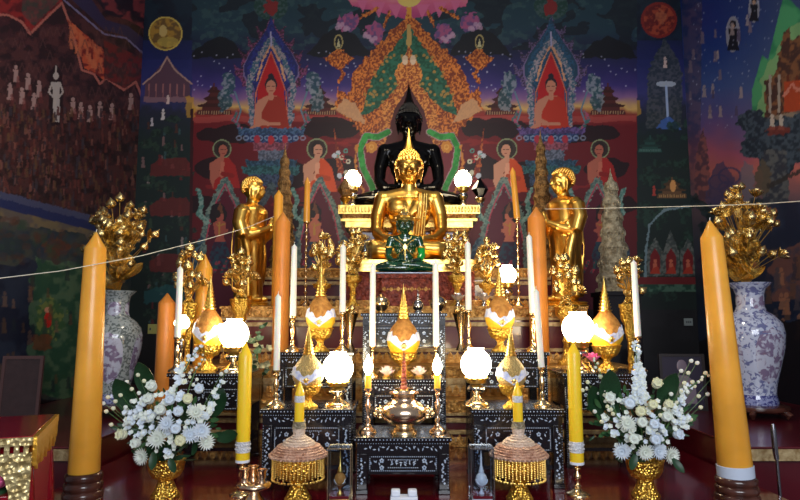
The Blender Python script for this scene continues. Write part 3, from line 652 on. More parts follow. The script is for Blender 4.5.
# low red platform the offerings stand on
def platform():
    t = thing('altar_platform', 'low glossy red lacquered platform carrying the whole altar', 'platform', (0,0,0))
    o = MB().box(-1.65, 1.75, 2.8, 5.4, -.03, 0).build('top_board', REDP, t, bevel=.006)
    MB().box(-1.62, 1.72, 2.83, 5.35, ZF+.001, -.031).build('riser', MAROON, t)
    MB().box(-1.66, 1.76, 2.79, 2.799, -.028, -.012).build('edge_strip', GOLDD, t)
platform()
ZS = zz(447, 3.3)
for nm, x0, x1, lab in (('side_platform', XL+.01, -1.67, 'dark red raised platform under the grey green porcelain vase'), ('side_platform', 1.77, XR-.01, 'dark red raised platform under the blue porcelain vase')):
    t = thing(nm, lab, 'platform', (0,0,0), group=None)
    MB().box(x0, x1, 3.34, 6.48, ZF+.001, ZS-.0118).build('riser', MAROON, t)
    MB().box(x0, x1, 3.3, 3.339, ZS-.07, ZS-.012).build('edge_moulding', CREAM, t)
    MB().box(x0, x1, 3.302, 6.48, ZS-.0115, ZS).build('top_board', MAROON, t, bevel=.004)
def carved(mb, x0, x1, y, z0, z1, n, m=0, kind='oval'):
    w = (x1-x0)/n; zc = (z0+z1)/2; h = (z1-z0)*.42
    for k in range(n):
        xc = x0+w*(k+.5)
        if kind == 'oval': mb.ball((xc, y, zc), (w*.36, .008, h), 8, 5, m)
        else: mb.prism([(xc-w*.42, z0), (xc+w*.42, z0), (xc+w*.36, zc), (xc, z1), (xc-w*.36, zc)], y-.008, y+.004, m)
def step(t, x0, x1, y0, y1, z0, z1, first=False):
    MB().box(x0, x1, y0+.03, y1, z0, z1-.021).build('riser', MAROON, t)
    MB().box(x0-.01, x1+.01, y0, y1, z1-.02, z1).build('tread', GOLDD, t, bevel=.003)
    h = z1-z0
    g = MB().box(x0, x1, y0+.006, y0+.03, z1-.08, z1-.021); carved(g, x0, x1, y0+.006, z1-.078, z1-.024, int((x1-x0)/.045)); 
    g.build('carved_trim', GOLDD, t)
    c = MB()
    for (a, b, dy) in ((z1-.10, z1-.081, .0), (z1-.145, z1-.115, .012), (z0+.08, z0+.105, .0), (z0+.03, z0+.06, .012)):
        if b < z1 and a > z0+.02: c.box(x0, x1, y0+dy, y0+.03, a, b)
    c.build('moulding', CREAM, t, bevel=.003)
    g = MB().box(x0, x1, y0+.01, y0+.03, z0+.001, z0+.03); carved(g, x0, x1, y0+.01, z0+.03, z0+.08, int((x1-x0)/.05), kind='leaf'); g.build('carved_trim', GOLDD, t)
Z1, Z2, Z3 = zz(400, 4.05), zz(366, 4.2), zz(306, 4.45)
for lab, x0, x1, y0, za, zb in (('lowest wide altar step with carved gold band and maroon riser', -1.62, 1.62, 4.05, .001, Z1), ('second altar step, holding the thick brown orange candles', -1.45, 1.55, 4.2, Z1+.001, Z2),
        ('third altar step with gold honeycomb band, holding the gold bouquets and standing statues', -1.28, 1.34, 4.45, Z2+.001, Z3), ('top altar step behind the seated gold statue, under the gold throne', -1.22, 1.30, 5.32, Z3+.001, 1.25)):
    step(thing('altar_step', lab, 'altar step', ((x0+x1)/2, y0, 0)), x0-(x0+x1)/2, x1-(x0+x1)/2, 0, 6.4-y0, za, zb)
ZC, ZB, ZA, ZD = zz(400, 4.05), zz(366, 4.2), zz(306, 4.45), 1.25
# ------------------------------------------------------------------ pearl inlaid tables
def dia(mb, x, z, r, y, m=0): mb.prism([(x-r, z), (x, z-r), (x+r, z), (x, z+r)], y-.0015, y+.001, m)
def flower2(mb, x, z, r, y):
    for k in range(5):
        a = 2*PI*k/5+PI/2; cx, cz = x+r*.6*math.cos(a), z+r*.6*math.sin(a)
        mb.prism([(cx+r*.38*math.cos(b), cz+r*.38*math.sin(b)) for b in (a, a+1.3, a+2.3, a+PI, a-2.3, a-1.3)], y-.0015, y+.001)
def dots(mb, p, q, y, sp=.011, r=.0028):
    L = math.hypot(q[0]-p[0], q[1]-p[1]); n = max(1, int(L/sp))
    for k in range(n+1): dia(mb, p[0]+(q[0]-p[0])*k/n, p[1]+(q[1]-p[1])*k/n, r, y)
def scroll(mb, x0, x1, z0, z1, y, rd):
    n = int((x1-x0)/.02)
    for k in range(n):
        x = x0+(k+.5)*(x1-x0)/n; z = (z0+z1)/2+math.sin(k*1.9)*(z1-z0)*.22; a = rd.uniform(0, PI); r = .009; w = .0034
        ca, sa = math.cos(a), math.sin(a)
        mb.prism([(x-ca*r, z-sa*r), (x+sa*w, z-ca*w), (x+ca*r, z+sa*r), (x-sa*w, z+ca*w)], y-.0015, y+.001)
        if k % 2: dia(mb, x+.006, z1-.006, .003, y)
def inlaid_table(label, cx, y0, dep, w, h, group=None, shelf=True, panel=None):
    t = thing('inlaid_table', label, 'table', (cx, y0+dep/2, 0), group=group)
    rd = random.Random(int(abs(cx)*1000)+int(w*100)); hw, hd = w/2, dep/2; fy = -hd
    MB().box(-hw-.012, hw+.012, -hd-.012, hd+.012, h-.022, h).build('tabletop', BLACKL, t, bevel=.004)
    MB().box(-hw, hw, -hd, hd, h-.075, h-.0225).build('frieze', BLACKL, t)
    ph = panel or min(.12, (h-.1)*.5); zt = h-.085; zb = zt-ph
    MB().box(-hw+.05, hw-.05, -hd+.008, -hd+.02, zb, h-.0755).build('apron', BLACKL, t)
    for sx in (-1, 1):
        MB().box(sx*hw-sx*.001-(.05 if sx > 0 else 0), sx*hw-sx*.001+(.05 if sx < 0 else 0), -hd+.02, hd-.05, zb+.02, h-.0755).build('side_panel', BLACKL, t)
    pts = ((-1, -1), (1, -1), (-1, 1), (1, 1))
    for sx, sy in pts:
        x0 = sx*(hw-.024); y_ = sy*(hd-.024)
        l = MB().box(x0-.024, x0+.024, y_-.024, y_+.024, .02, h-.0755); l.box(x0-.028, x0+.028, y_-.028, y_+.028, 0, .0205); l.build('leg', BLACKL, t, bevel=.003)
    if shelf:
        MB().box(-hw+.05, hw-.05, -hd+.02, hd-.02, .085, .105).build('shelf', BLACKL, t)
    m = MB()
    dots(m, (-hw-.008, h-.011), (hw+.008, h-.011), -hd-.0125, .016, .0035)
    yf = -hd-.0005
    dots(m, (-hw+.005, h-.03), (hw-.005, h-.03), yf, .012, .0022)
    scroll(m, -hw+.03, hw-.03, h-.068, h-.038, yf, rd)
    ya = -hd+.0075; x0, x1 = -hw+.06, hw-.06
    for a, b in (((x0, zt-.006), (x1, zt-.006)), ((x0, zb+.01), (x1, zb+.01)), ((x0, zb+.01), (x0, zt-.006)), ((x1, zb+.01), (x1, zt-.006))): dots(m, a, b, ya, .009, .003)
    zc = (zt+zb)/2; q = (x1-x0)
    dots(m, (-q*.22, zt-.02), (q*.22, zt-.02), ya, .009, .003); dots(m, (-q*.22, zb+.024), (q*.22, zb+.024), ya, .009, .003)
    for s in (-1, 1):
        flower2(m, s*q*.32, zc+ph*.2, .012, ya); flower2(m, s*q*.32, zc-ph*.2, .012, ya)
        scroll(m, s*q*.42-.03, s*q*.42+.03, zb+.03, zt-.02, ya, rd)
    scroll(m, -q*.2, q*.2, zb+.03, zt-.03, ya, rd); scroll(m, -q*.2, q*.2, zb+.04, zt-.02, ya, rd)
    m.build('pearl_inlay', PEARL, t, smooth=False)
    for s in (-1, 1):
        mm = MB(); zz0 = .05
        while zz0 < h-.1:
            dia(mm, s*(hw-.024)+rd.uniform(-.01, .01), zz0, .006, yf); dia(mm, s*(hw-.024)+rd.uniform(-.014, .014), zz0+.009, .004, yf); zz0 += .017
        dots(mm, (s*(hw-.005), .03), (s*(hw-.005), h-.08), yf, .012, .002)
        mm.build('leg_inlay', PEARL, t, smooth=False)
    return t
# ------------------------------------------------------------------ candles, candlesticks, lamps
def candle_mesh(r0, r1, h, tip, seg=20, wob=0):
    b = MB(); b.lathe([(r0*.97, 0), (r0, .004), (r0+(r1-r0)*.5, h*.5), (r1, h-.003), (r1*.98, h), (r1*.5, h+tip*.5), (r1*.09, h+tip*.97), (0.0001, h+tip)], seg, m=0)
    return b
def candle(name, label, m, loc, r0, r1, h, tip, lean=(0, 0), group=None, wick=True, seg=20):
    t = thing(name, label, 'candle', loc, group=group)
    candle_mesh(r0, r1, h, tip, seg).build('wax_body', m, t, ang=50)
    if wick: MB().tube([(0,0,h+tip-.004), (.001,0,h+tip+.008), (.003,0,h+tip+.013)], .0016, 5).build('wick', WAXW, t)
    t.rotation_euler = (lean[1], lean[0], 0)
    return t
def stick_prof(h, r):
    P = [(.0, 0), (1.0, 0), (1.0, .03), (.92, .06), (.62, .10), (.40, .15), (.26, .22), (.34, .26), (.34, .29), (.2, .33), (.16, .40), (.28, .50), (.34, .58), (.30, .66), (.16, .74), (.14, .80), (.3, .84), (.3, .87), (.18, .90), (.42, .94), (.46, .97), (.46, 1.0), (.0, 1.0)]
    return [(a*r, b*h) for a, b in P]
PROTO = {}
def candlestick(label, loc, h, r, group, m=BRASS):
    key = ('stick', round(h, 3), round(r, 3), m.name)
    if key not in PROTO:
        t = thing('candlestick', label, 'candlestick', loc, group=group)
        P = stick_prof(h, r)
        MB().lathe(P[:9], 20).build('base', m, t, ang=60); MB().lathe([(0, P[8][1])]+P[8:19]+[(0, P[18][1])], 20).build('stem', m, t, ang=60); MB().lathe([(0, P[18][1])]+P[18:], 20).build('cup', m, t, ang=60)
        PROTO[key] = t; return t
    return clone(PROTO[key], label, loc, group)
def lamp(label, loc, r, hb, group='lit globe lamps on the altar'):
    # loc = base, globe centre at hb + r
    t = thing('globe_lamp', label, 'lamp', loc, group=group)
    MB().lathe([(0,0), (r*.85,0), (r*.85,.006), (r*.6,hb*.16), (r*.28,hb*.3), (r*.2,hb*.42), (0,hb*.42)], 24).build('foot', BRASS, t, ang=60)
    MB().lathe([(0,hb*.42), (r*.22,hb*.42), (r*.5,hb*.52), (r*.62,hb*.64), (r*.5,hb*.76), (r*.26,hb*.82), (0,hb*.82)], 24).build('oil_font', SILVER, t, ang=60)
    g = MB().lathe([(0,hb*.82), (r*.3,hb*.82), (r*.62,hb*.88), (r*.7,hb*1.06), (r*.66,hb*1.08), (0,hb*1.0)], 24)
    for k in range(12):
        a = 2*PI*k/12; g.ball((r*.7*math.cos(a), r*.7*math.sin(a), hb*1.07), r*.09, 6, 4)
    g.build('gallery', GOLD, t)
    e = MB(); e.lathe([(0, hb*1.0), (r*.45, hb*1.0)]+[(r*math.sin(R(a)), hb+r-r*math.cos(R(a))) for a in range(36, 150, 9)]+[(r*.5, hb+r*1.9), (r*.54, hb+r*2.04), (r*.46, hb+r*2.04), (0, hb+r*1.98)], 32)
    e.build('globe', LAMP, t, ang=60)
    return t
# ------------------------------------------------------------------ lotus bud offering
def bud_offering(label, loc, px_w, H_, beaded=False, group='lotus bud shaped offerings on pedestal bowls'):
    """H_: total height, px_w: body radius"""
    t = thing('lotus_bud_offering', label, 'offering', loc, group=group); r = px_w; h = H_
    MB().lathe([(0,0), (r*.62,0), (r*.62,h*.012), (r*.4,h*.04), (r*.24,h*.07), (r*.22,h*.1), (r*.34,h*.125), (0,h*.125)], 24).build('pedestal', GOLDR, t, ang=60)
    def pet(a, z, q): return q*(1+.05*abs(math.sin(a*7)))
    MB().lathe([(0,h*.125), (r*.3,h*.125), (r*.58,h*.15), (r*.72,h*.19), (r*.8,h*.24), (r*.86,h*.25), (r*.8,h*.26), (0,h*.255)], 56, fn=pet).build('bowl', GOLDR, t, ang=60)
    z0 = h*.255; hb = h*.36
    prof = [(0, z0), (r*.74, z0), (r*.95, z0+hb*.18), (r, z0+hb*.36), (r*.93, z0+hb*.54), (r*.72, z0+hb*.74), (r*.46, z0+hb*.9), (r*.32, z0+hb), (0, z0+hb)]
    MB().lathe(prof, 28).build('bud_body', CLOTHP if beaded else BUDCLOTH, t, ang=60)
    # ribbon dipping at front in a V
    def rr(z):
        for (r0, a0), (r1, a1) in zip(prof[1:], prof[2:]):
            if a0 <= z <= a1: return r0+(r1-r0)*(z-a0)/(a1-a0)
        return r*.3
    b = MB(); N = 48; vs = []; low = []; 
    for s in range(N+1):
        a = -PI/2 + 2*PI*s/N; d = abs(((s/N)+.5) % 1-.5)*2     # d=0 at the front
        zt = z0+hb*(.30+.30*min(1, d*3.4)); zig = hb*.035*(1 if (s % 4) < 2 else -1) if d < .3 else 0
        zb = zt-hb*.26; zt += zig; low.append((a, zb+hb*.02)); 
        for z in (zb, zt):
            q = rr(z)*1.012+.0015; vs.append((q*math.cos(a), q*math.sin(a), z))
            q += .003; vs.append((q*math.cos(a), q*math.sin(a), z))
    fs = []
    for s in range(N):
        o = s*4; n_ = o+4
        for i, j in ((0,1),(1,3),(3,2),(2,0)): fs.append((o+i, n_+i, n_+j, o+j))
    b.add(vs, fs).build('ribbon', BAND, t, ang=30)
    if not beaded:                             # saffron satin wrapped below the ribbon
        b = MB(); vs = []; fs = []; K = 7
        for a, zt in low:
            for i in range(K):
                z = z0+.001+(zt-z0)*i/(K-1); q = rr(z)*1.006+.001; vs.append((q*math.cos(a), q*math.sin(a), z))
        for s in range(N):
            for i in range(K-1): o = s*K+i; fs.append((o, o+K, o+K+1, o+1))
        b.add(vs, fs).build('satin_wrap', BUDLOW, t, ang=60)
    g = MB(); dz = z0+hb*.2
    g.ball((0, -rr(dz)*1.02, dz), (r*.14, r*.06, r*.16), 10, 6)
    for k in range(6): g.ball((r*.17*math.cos(k*PI/3), -rr(dz)*1.01, dz+r*.17*math.sin(k*PI/3)), r*.05, 6, 4)
    g.build('brooch', GOLD, t)
    s = MB(); z = z0+hb; hs = h-z; q = r*.4
    n = 8
    for k in range(n):
        a = z+hs*.72*k/n; b_ = z+hs*.72*(k+1)/n; q1 = q*(1-.78*k/n)
        s.lathe([(0,a), (q1,a), (q1*1.05,a+(b_-a)*.3), (q1*.78,a+(b_-a)*.45), (q1*.8,b_), (0,b_)], 16, fn=lambda an, z_, rr_: rr_*(1+.08*math.sin(an*8)))
    s.lathe([(0,z+hs*.72), (q*.2,z+hs*.72), (q*.16,z+hs*.8), (q*.05,z+hs*.9), (.0002,h)], 10)
    s.build('spire', GOLD, t, ang=50)
    return t
# ------------------------------------------------------------------ blossoms
def m_bud():
    b = MB(); b.lathe([(0,0), (.2,.02), (.42,.22), (.5,.45), (.4,.72), (.18,.92), (.001,1.12)], 12, fn=lambda a, z, r: r*(1+.1*math.cos(a*4)*(1-z)))
    for k in range(4): b.petal(.95, .62, .9, .3, TR(rz=k*PI/2+.4) @ TR(0, .06, .02, rx=R(66)), tip=.6)
    return b.mesh('gold_bud', GOLDP)
def m_lotus(m, n=(6, 8, 9)):
    b = MB()
    for ring, (cnt, tilt, L) in enumerate(zip(n, (78, 52, 24), (.8, .95, 1.0))):
        for k in range(cnt): b.petal(L, .52, .7, .25, TR(rz=2*PI*(k+.5*ring)/cnt) @ TR(0, .06, 0, rx=R(tilt)), tip=.5)
    b.ball((0,0,.18), (.2,.2,.16), 10, 6)
    return b.mesh('open_lotus', m)
def m_leaf(m, W=.5, lift=.8, name='leaf'):
    return MB().petal(1, W, lift, .12, TR(), nu=7, tip=.4, th=.012).mesh(name, m)
ME_BUD = m_bud(); ME_LOT = m_lotus(GOLDP); ME_CLOT = m_lotus(mat('silver crystal', (226, 220, 214), .12, .7)); ME_GLEAF = m_leaf(GOLDP, .55, .9, 'gold_leaf'); ME_GLEAF2 = m_leaf(GOLDT, .6, 1.1, 'gold_leaf')
def gold_bouquet(label, loc, W, Hh, nb, seed, group, kind='buds', bs=.05, vase=None, stemz=0):
    """spray of gilded lotus buds; loc = mouth of the holder; W half width; Hh height"""
    t = thing('gilded_lotus_bouquet', label, 'bouquet', loc, group=group); rd = random.Random(seed)
    for k in range(nb):
        u = k/(nb-1); 
        if k == 0: x, y, z = 0, -.02, Hh*.93
        else:
            lvl = rd.choice([.3, .45, .6, .75]) if k > nb*.4 else .55+.35*rd.random()
            a = 2*PI*(k*.382)+rd.uniform(-.3, .3); wr = W*((1.05-lvl*.55)*rd.uniform(.65, 1) if Hh < .5 else (1.15-lvl*.4)*rd.uniform(.4, 1))
            x, y, z = wr*math.cos(a), -abs(wr*math.sin(a))*.7+.2*wr, Hh*lvl*rd.uniform(.9, 1.08)
        bend = Vector((x*.35, y*.35, z*.62))
        st = MB().tube([(x*.05, y*.05, -stemz), bend, (x*.98, y*.98, z)], [.003, .0026, .002], 6).build('stem', GOLD, t)
        q = toward(Vector((x, y-.03, z*.75)), rd.uniform(0, 6))
        if rd.random() < .3 and k > 2: inst('open_lotus', ME_LOT, t, (x, y, z), q, bs*1.0)
        else: inst('lotus_bud', ME_BUD, t, (x, y, z-.005), q, bs*rd.uniform(.75, 1.1))
        if Hh > .5 and k % 2: inst('gold_leaf', ME_GLEAF, t, (x*.9, y*.9, z*.9), toward(Vector((x*1.3, y-.1, z*.3))), bs*rd.uniform(1.2, 1.9))
    for k in range(int(nb*.8)):
        a = 2*PI*k*.382+1; lv = rd.uniform(.05, .6); wr = W*.55
        inst('gold_leaf', ME_GLEAF if k % 2 else ME_GLEAF2, t, (wr*.4*math.cos(a), -abs(wr*.5*math.sin(a)), Hh*lv), toward(Vector((math.cos(a)*.4, -.5, .8)), 0) @ Quaternion((0,0,1), rd.uniform(-1.5, 1.5)) , W*rd.uniform(.45, .75))
    return t
# flowers for the white arrangements
def m_rose(m):
    b = MB(); b.lathe([(0,.0), (.35,.1), (.42,.4), (.3,.62), (.12,.6), (0,.5)], 12)
    for n, tilt, L, W in ((5, 84, .72, .6), (6, 72, .8, .7), (7, 52, .8, .75)):
        for k in range(n): b.petal(L, W, .9 if tilt > 60 else .4, .35, TR(rz=2*PI*(k+tilt*.1)/n) @ TR(0, .12, 0, rx=R(tilt)), tip=.1, nu=4)
    return b.mesh('rose', m)
def m_mum(m):
    b = MB()
    for n, tilt, L in ((12, 70, .55), (16, 46, .8), (20, 22, 1.0), (18, 6, 1.02)):
        for k in range(n): b.petal(L, .17, .5, .2, TR(rz=2*PI*(k+tilt*.37)/n) @ TR(0, .05, 0, rx=R(tilt)), tip=.2, nu=3, nv=2)
    b.ball((0,0,.1), (.18,.18,.14), 8, 5)
    return b.mesh('chrysanthemum', m)
def m_small(m, n=5):
    b = MB()
    for k in range(n): b.petal(.9, .75, .5, .2, TR(rz=2*PI*k/n) @ TR(0, .02, 0, rx=R(28)), tip=.1, nu=3, nv=2)
    b.ball((0,0,.12), .16, 8, 5); return b.mesh('small_blossom', m)
def m_cbud(m): return MB().lathe([(0,0), (.3,.05), (.5,.4), (.4,.8), (.15,1.05), (0,1.1)], 10).mesh('flower_bud', m)
# ------------------------------------------------------------------ statues
def head_parts(b, c, s, T=None):
    """head facing -y, c centre, s half height"""
    cx, cy, cz = c
    B = lambda p, r, n=12, h=10: b.ball((cx+p[0]*s, cy+p[1]*s, cz+p[2]*s), tuple(q*s for q in r), n, h, T=T)
    Tb = lambda pts, r, n=8: b.tube([(cx+p[0]*s, cy+p[1]*s, cz+p[2]*s) for p in pts], [q*s for q in r] if isinstance(r, list) else r*s, n, T=T)
    B((0, .05, .15), (.74, .82, .84), 20, 14); B((0, -.12, -.3), (.62, .62, .66), 18, 12); B((0, -.38, -.72), (.24, .22, .2))
    for q in (-1, 1):
        B((q*.34, -.5, -.22), (.26, .24, .24))                                       # cheeks
        Tb([(q*.06, -.78, .16), (q*.3, -.79, .3), (q*.52, -.6, .22), (q*.62, -.42, .06)], [.05, .06, .05, .03])   # brow
        B((q*.28, -.66, .06), (.2, .16, .11)); Tb([(q*.1, -.78, 0), (q*.28, -.83, -.05), (q*.46, -.7, .0)], .03)   # lids
        Tb([(q*.72, .02, .22), (q*.76, .0, .0), (q*.74, -.02, -.35), (q*.68, -.04, -.85)], [.08, .12, .09, .06])   # long ear
    Tb([(0, -.76, .2), (0, -.88, -.02), (0, -.98, -.2)], [.07, .09, .12]); 
    for q in (-1, 1): B((q*.11, -.86, -.22), (.09, .1, .08))
    Tb([(-.25, -.7, -.42), (-.1, -.81, -.385), (0, -.82, -.41), (.1, -.81, -.385), (.25, -.7, -.42)], [.02, .055, .05, .055, .02]); Tb([(-.2, -.7, -.46), (0, -.79, -.51), (.2, -.7, -.46)], [.02, .07, .02])
def curls(b, c, s, ush=True, flame=True, T=None):
    cx, cy, cz = c; rd = random.Random(2)
    b.ball((cx, cy+.12*s, cz+.28*s), (.8*s, .84*s, .82*s), 20, 12, T=T)
    for i in range(13):
        ph = R(4+i*9.6); n = max(1, int(26*math.sin(ph)))
        for k in range(n):
            a = 2*PI*(k+.5*(i % 2))/n; x, y, z = math.sin(ph)*math.cos(a), math.sin(ph)*math.sin(a), math.cos(ph)
            if y < -.35 and z < .34: continue
            if y < .1 and z < .05: continue
            if y < .45 and z < -.2: continue
            b.ball((cx+x*.82*s, cy+.12*s+y*.86*s, cz+.28*s+z*.84*s), .1*s, 6, 5, T=T)
    if ush:
        b.ball((cx, cy+.1*s, cz+.95*s), (.6*s, .58*s, .4*s), 18, 10, T=T)
        for i in range(3):
            for k in range(18): a = 2*PI*(k+.5*i)/18; b.ball((cx+(.6-.07*i)*s*math.cos(a), cy+.1*s+(.6-.07*i)*s*math.sin(a), cz+(1.0+.12*i)*s), .09*s, 6, 5, T=T)
        b.ball((cx, cy+.1*s, cz+1.15*s), (.4*s, .4*s, .36*s), 14, 10, T=T)
        for i in range(5):
            ph = R(10+i*20); n = max(1, int(16*math.sin(ph)))
            for k in range(n):
                a = 2*PI*k/n; b.ball((cx+math.sin(ph)*math.cos(a)*.42*s, cy+.1*s+math.sin(ph)*math.sin(a)*.42*s, cz+1.15*s+math.cos(ph)*.37*s), .085*s, 6, 5, T=T)
def hand(b, wrist, palm_dir, up, s, curl=.4, side=1, T=None):
    """open relaxed hand with five fingers; palm_dir: wrist to fingers, up: back of hand normal"""
    d = Vector(palm_dir).normalized(); u = Vector(up).normalized(); sd = d.cross(u).normalized()*side; w = Vector(wrist)
    q = Matrix((sd, d, u)).transposed()
    b.ball(w+d*s*.45, (s*.36, s*.5, s*.17), 12, 8, rot=q, T=T)
    for k, (off, L) in enumerate(((-.27, .8), (-.09, .92), (.09, .86), (.26, .68))):
        p0 = w+d*s*.75+sd*off*s; p1 = p0+d*s*L*.45-u*s*curl*.08; p2 = p1+d*s*L*.3-u*s*curl*.25; p3 = p2+d*s*L*.2-u*s*curl*.25
        b.tube([p0, p1, p2, p3], [s*.1, s*.09, s*.08, s*.06], 7, T=T)
    p0 = w+d*s*.2-sd*.28*s; b.tube([p0, p0-sd*.22*s+d*.25*s, p0-sd*.2*s+d*.55*s], [s*.12, s*.1, s*.07], 7, T=T)
def up(mb, k=1.25, z0=.25):
    mb.V = [(x, y, z if z < z0 else z0+(z-z0)*k) for x, y, z in mb.V]
def seated_buddha(name, label, loc, m, sc_, vox=.009, robe=None, extra=None, group=None, hm=None, wide=1.0, hs=.14, xs=1.0):
    t = thing(name, label, 'statue', loc, group=group)
    b = MB()
    for q in (-1, 1):
        b.tube([(q*.13, .06, .12), (q*.3*wide, -.02, .11), (q*.43*wide, -.09, .085)], [.115, .1, .075], 12)
        b.ball((q*.43*wide, -.09, .083), (.078, .078, .07))
    b.tube([(.43*wide, -.1, .08), (.22, -.2, .105), (-.05, -.235, .125), (-.2, -.2, .13)], [.07, .07, .052, .036], 12)
    b.tube([(-.43*wide, -.1, .075), (-.24, -.2, .075), (.0, -.22, .06), (.16, -.2, .055)], [.07, .068, .055, .04], 12)
    b.ball((-.25, -.16, .155), (.09, .05, .035), rot=Matrix.Rotation(.5, 3, 'Z')); b.ball((.26, -.17, .06), (.09, .05, .04))
    b.ball((0, .05, .12), (.25, .17, .12), 16, 10); b.ball((0, -.06, .06), (.34, .2, .07), 16, 8)
    b.ball((0, .05, .27), (.142, .11, .15), 16, 10); b.ball((0, .035, .42), (.178, .118, .16), 18, 12); b.tube([(-.2, .04, .53), (0, .03, .56), (.2, .04, .53)], [.062, .072, .062], 12)
    for q in (-1, 1): b.ball((q*.09, -.04, .46), (.095, .06, .07))
    b.tube([(0, .03, .55), (0, .015, .67)], [.068, .058], 14)
    for q in (-1, 1):
        b.ball((q*.222, .04, .525), (.072, .07, .07)); b.tube([(q*.225, .04, .52), (q*.262, .035, .40), (q*.268, -.01, .275)], [.068, .06, .05], 12)
        b.tube([(q*.268, -.01, .275), (q*.2, -.1, .215), (q*.09, -.18, .2)], [.05, .042, .03], 12)
    hand(b, (.1, -.17, .19), (-1, -.1, 0), (0, 0, -1), .085, .1, 1); hand(b, (-.1, -.175, .21), (1, -.1, 0), (0, 0, -1), .085, .1, 1)
    if robe:                                   # raised edge and folds of the robe over the left shoulder
        for off in (0, .022, .044):
            b.tube([(.13+off, .1, .57), (.11+off, -.01, .57), (.06+off, -.085, .48), (-.02+off*.8, -.095, .38), (-.1+off*.5, -.075, .3), (-.14, -.02, .25)], .0085, 6)
        b.tube([(.1, -.03, .57), (.095, -.092, .45), (.08, -.1, .3), (.07, -.13, .2)], .02, 8, flat=1)
    up(b); b.V = [(x, y, z+.012) for x, y, z in b.V]; head_parts(b, (0, .0, .88), hs)
    
    body = b.build('body', m, t); remesh(body, vox/sc_, 3)
    c = MB(); curls(c, (0, 0, .88), hs); c.build('hair', hm or m, t)
    f = MB().lathe([(0, 1.05), (.035, 1.06), (.046, 1.08), (.032, 1.12), (.022, 1.16), (.012, 1.22), (.001, 1.30)], 14, c=(0, .012, .0), fn=lambda a, z, r: r*(1+.15*math.cos(a*6))); f.build('flame_finial', m, t)
    if robe:
        g = MB(); pts = [(.115, -.105, .56), (.11, -.112, .46), (.095, -.125, .34), (.085, -.15, .25)]
        for w0 in (-.03, -.01, .01, .03): g.tube([(x+w0, y+.012-abs(w0)*.2, z) for x, y, z in pts], .0065, 6)
        up(g); g.build('robe_sash', robe, t)
    t.scale = (sc_*xs, sc_, sc_)
    return t
def standing_disciple(label, loc, m, sc_, rz, mirror=1, head_bald=True, group=None, vox=.009):
    """unit height 1.15 m, faces -y, palms joined"""
    t = thing('standing_disciple_statue', label, 'statue', loc, rz, group=group)
    b = MB()
    prof = [(.115, .04), (.13, .05), (.122, .2), (.118, .35), (.125, .5), (.13, .62), (.14, .74), (.155, .85), (.15, .9), (.1, .945), (.05, .955)]
    def fold(a, z, r): return r*(1+.05*math.sin(a*9+z*4)*(1 if z < .62 else .3)+.06*math.cos(a-PI/2)*(.9-z))
    b.lathe(prof, 48, fn=fold, sx=1.2, sy=1.0)
    b.lathe([(0, .0), (.1, .0), (.105, .045), (0, .045)], 24, sx=1.1, sy=.9)
    for q in (-1, 1): b.ball((q*.06, -.09, .03), (.04, .085, .03))
    b.tube([(0, .0, .9), (0, -.01, 1.02)], [.06, .05], 12)
    for q in (-1, 1):
        b.ball((q*.165, .01, .87), (.06, .07, .065)); b.tube([(q*.17, .01, .87), (q*.195, .02, .75), (q*.185, -.02, .62)], [.078, .075, .066], 12)
        b.tube([(q*.185, -.02, .62), (q*.11, -.14, .66), (q*.025, -.2, .71)], [.052, .042, .03], 12)
        hand(b, (q*.022, -.2, .71), (-q*.1, -.15, 1), (q, -.1, 0), .07, .0, q)
    # hanging sleeve folds beneath the forearm
    b.tube([(.17, -.03, .6), (.15, -.06, .45), (.13, -.07, .28), (.12, -.06, .12)], [.05, .045, .04, .02], 10); b.tube([(-.17, -.03, .6), (-.15, -.05, .48), (-.13, -.05, .3)], [.04, .03, .02], 10)
    for k in range(6): b.tube([(.19-.02*k, .06-.0*k, .86-.02*k), (.2-.018*k, -.04+.01*k, .76-.03*k), (.15-.03*k, -.115, .66+.01*k)], .009, 6)
    for k in range(5): b.tube([(-.12+.05*k, .118, .86), (-.14+.06*k, .125, .5), (-.13+.05*k, .11, .1)], .01, 6)
    head_parts(b, (0, -.02, 1.09), .122)
    body = b.build('body', m, t); remesh(body, vox/sc_, 2)
    c = MB(); curls(c, (0, -.02, 1.09), .122, ush=False); c.build('hair', m, t)
    MB().lathe([(0,-.05), (.17,-.05), (.19,-.035), (.165,-.02), (.18,-.008), (.16,.0), (0,.0)], 32, fn=lambda a, z, r: r*(1+.02*math.cos(a*16))).build('lotus_base', GOLDR, t)
    t.location.z += .05*sc_; t.scale = (sc_,)*3
    return t
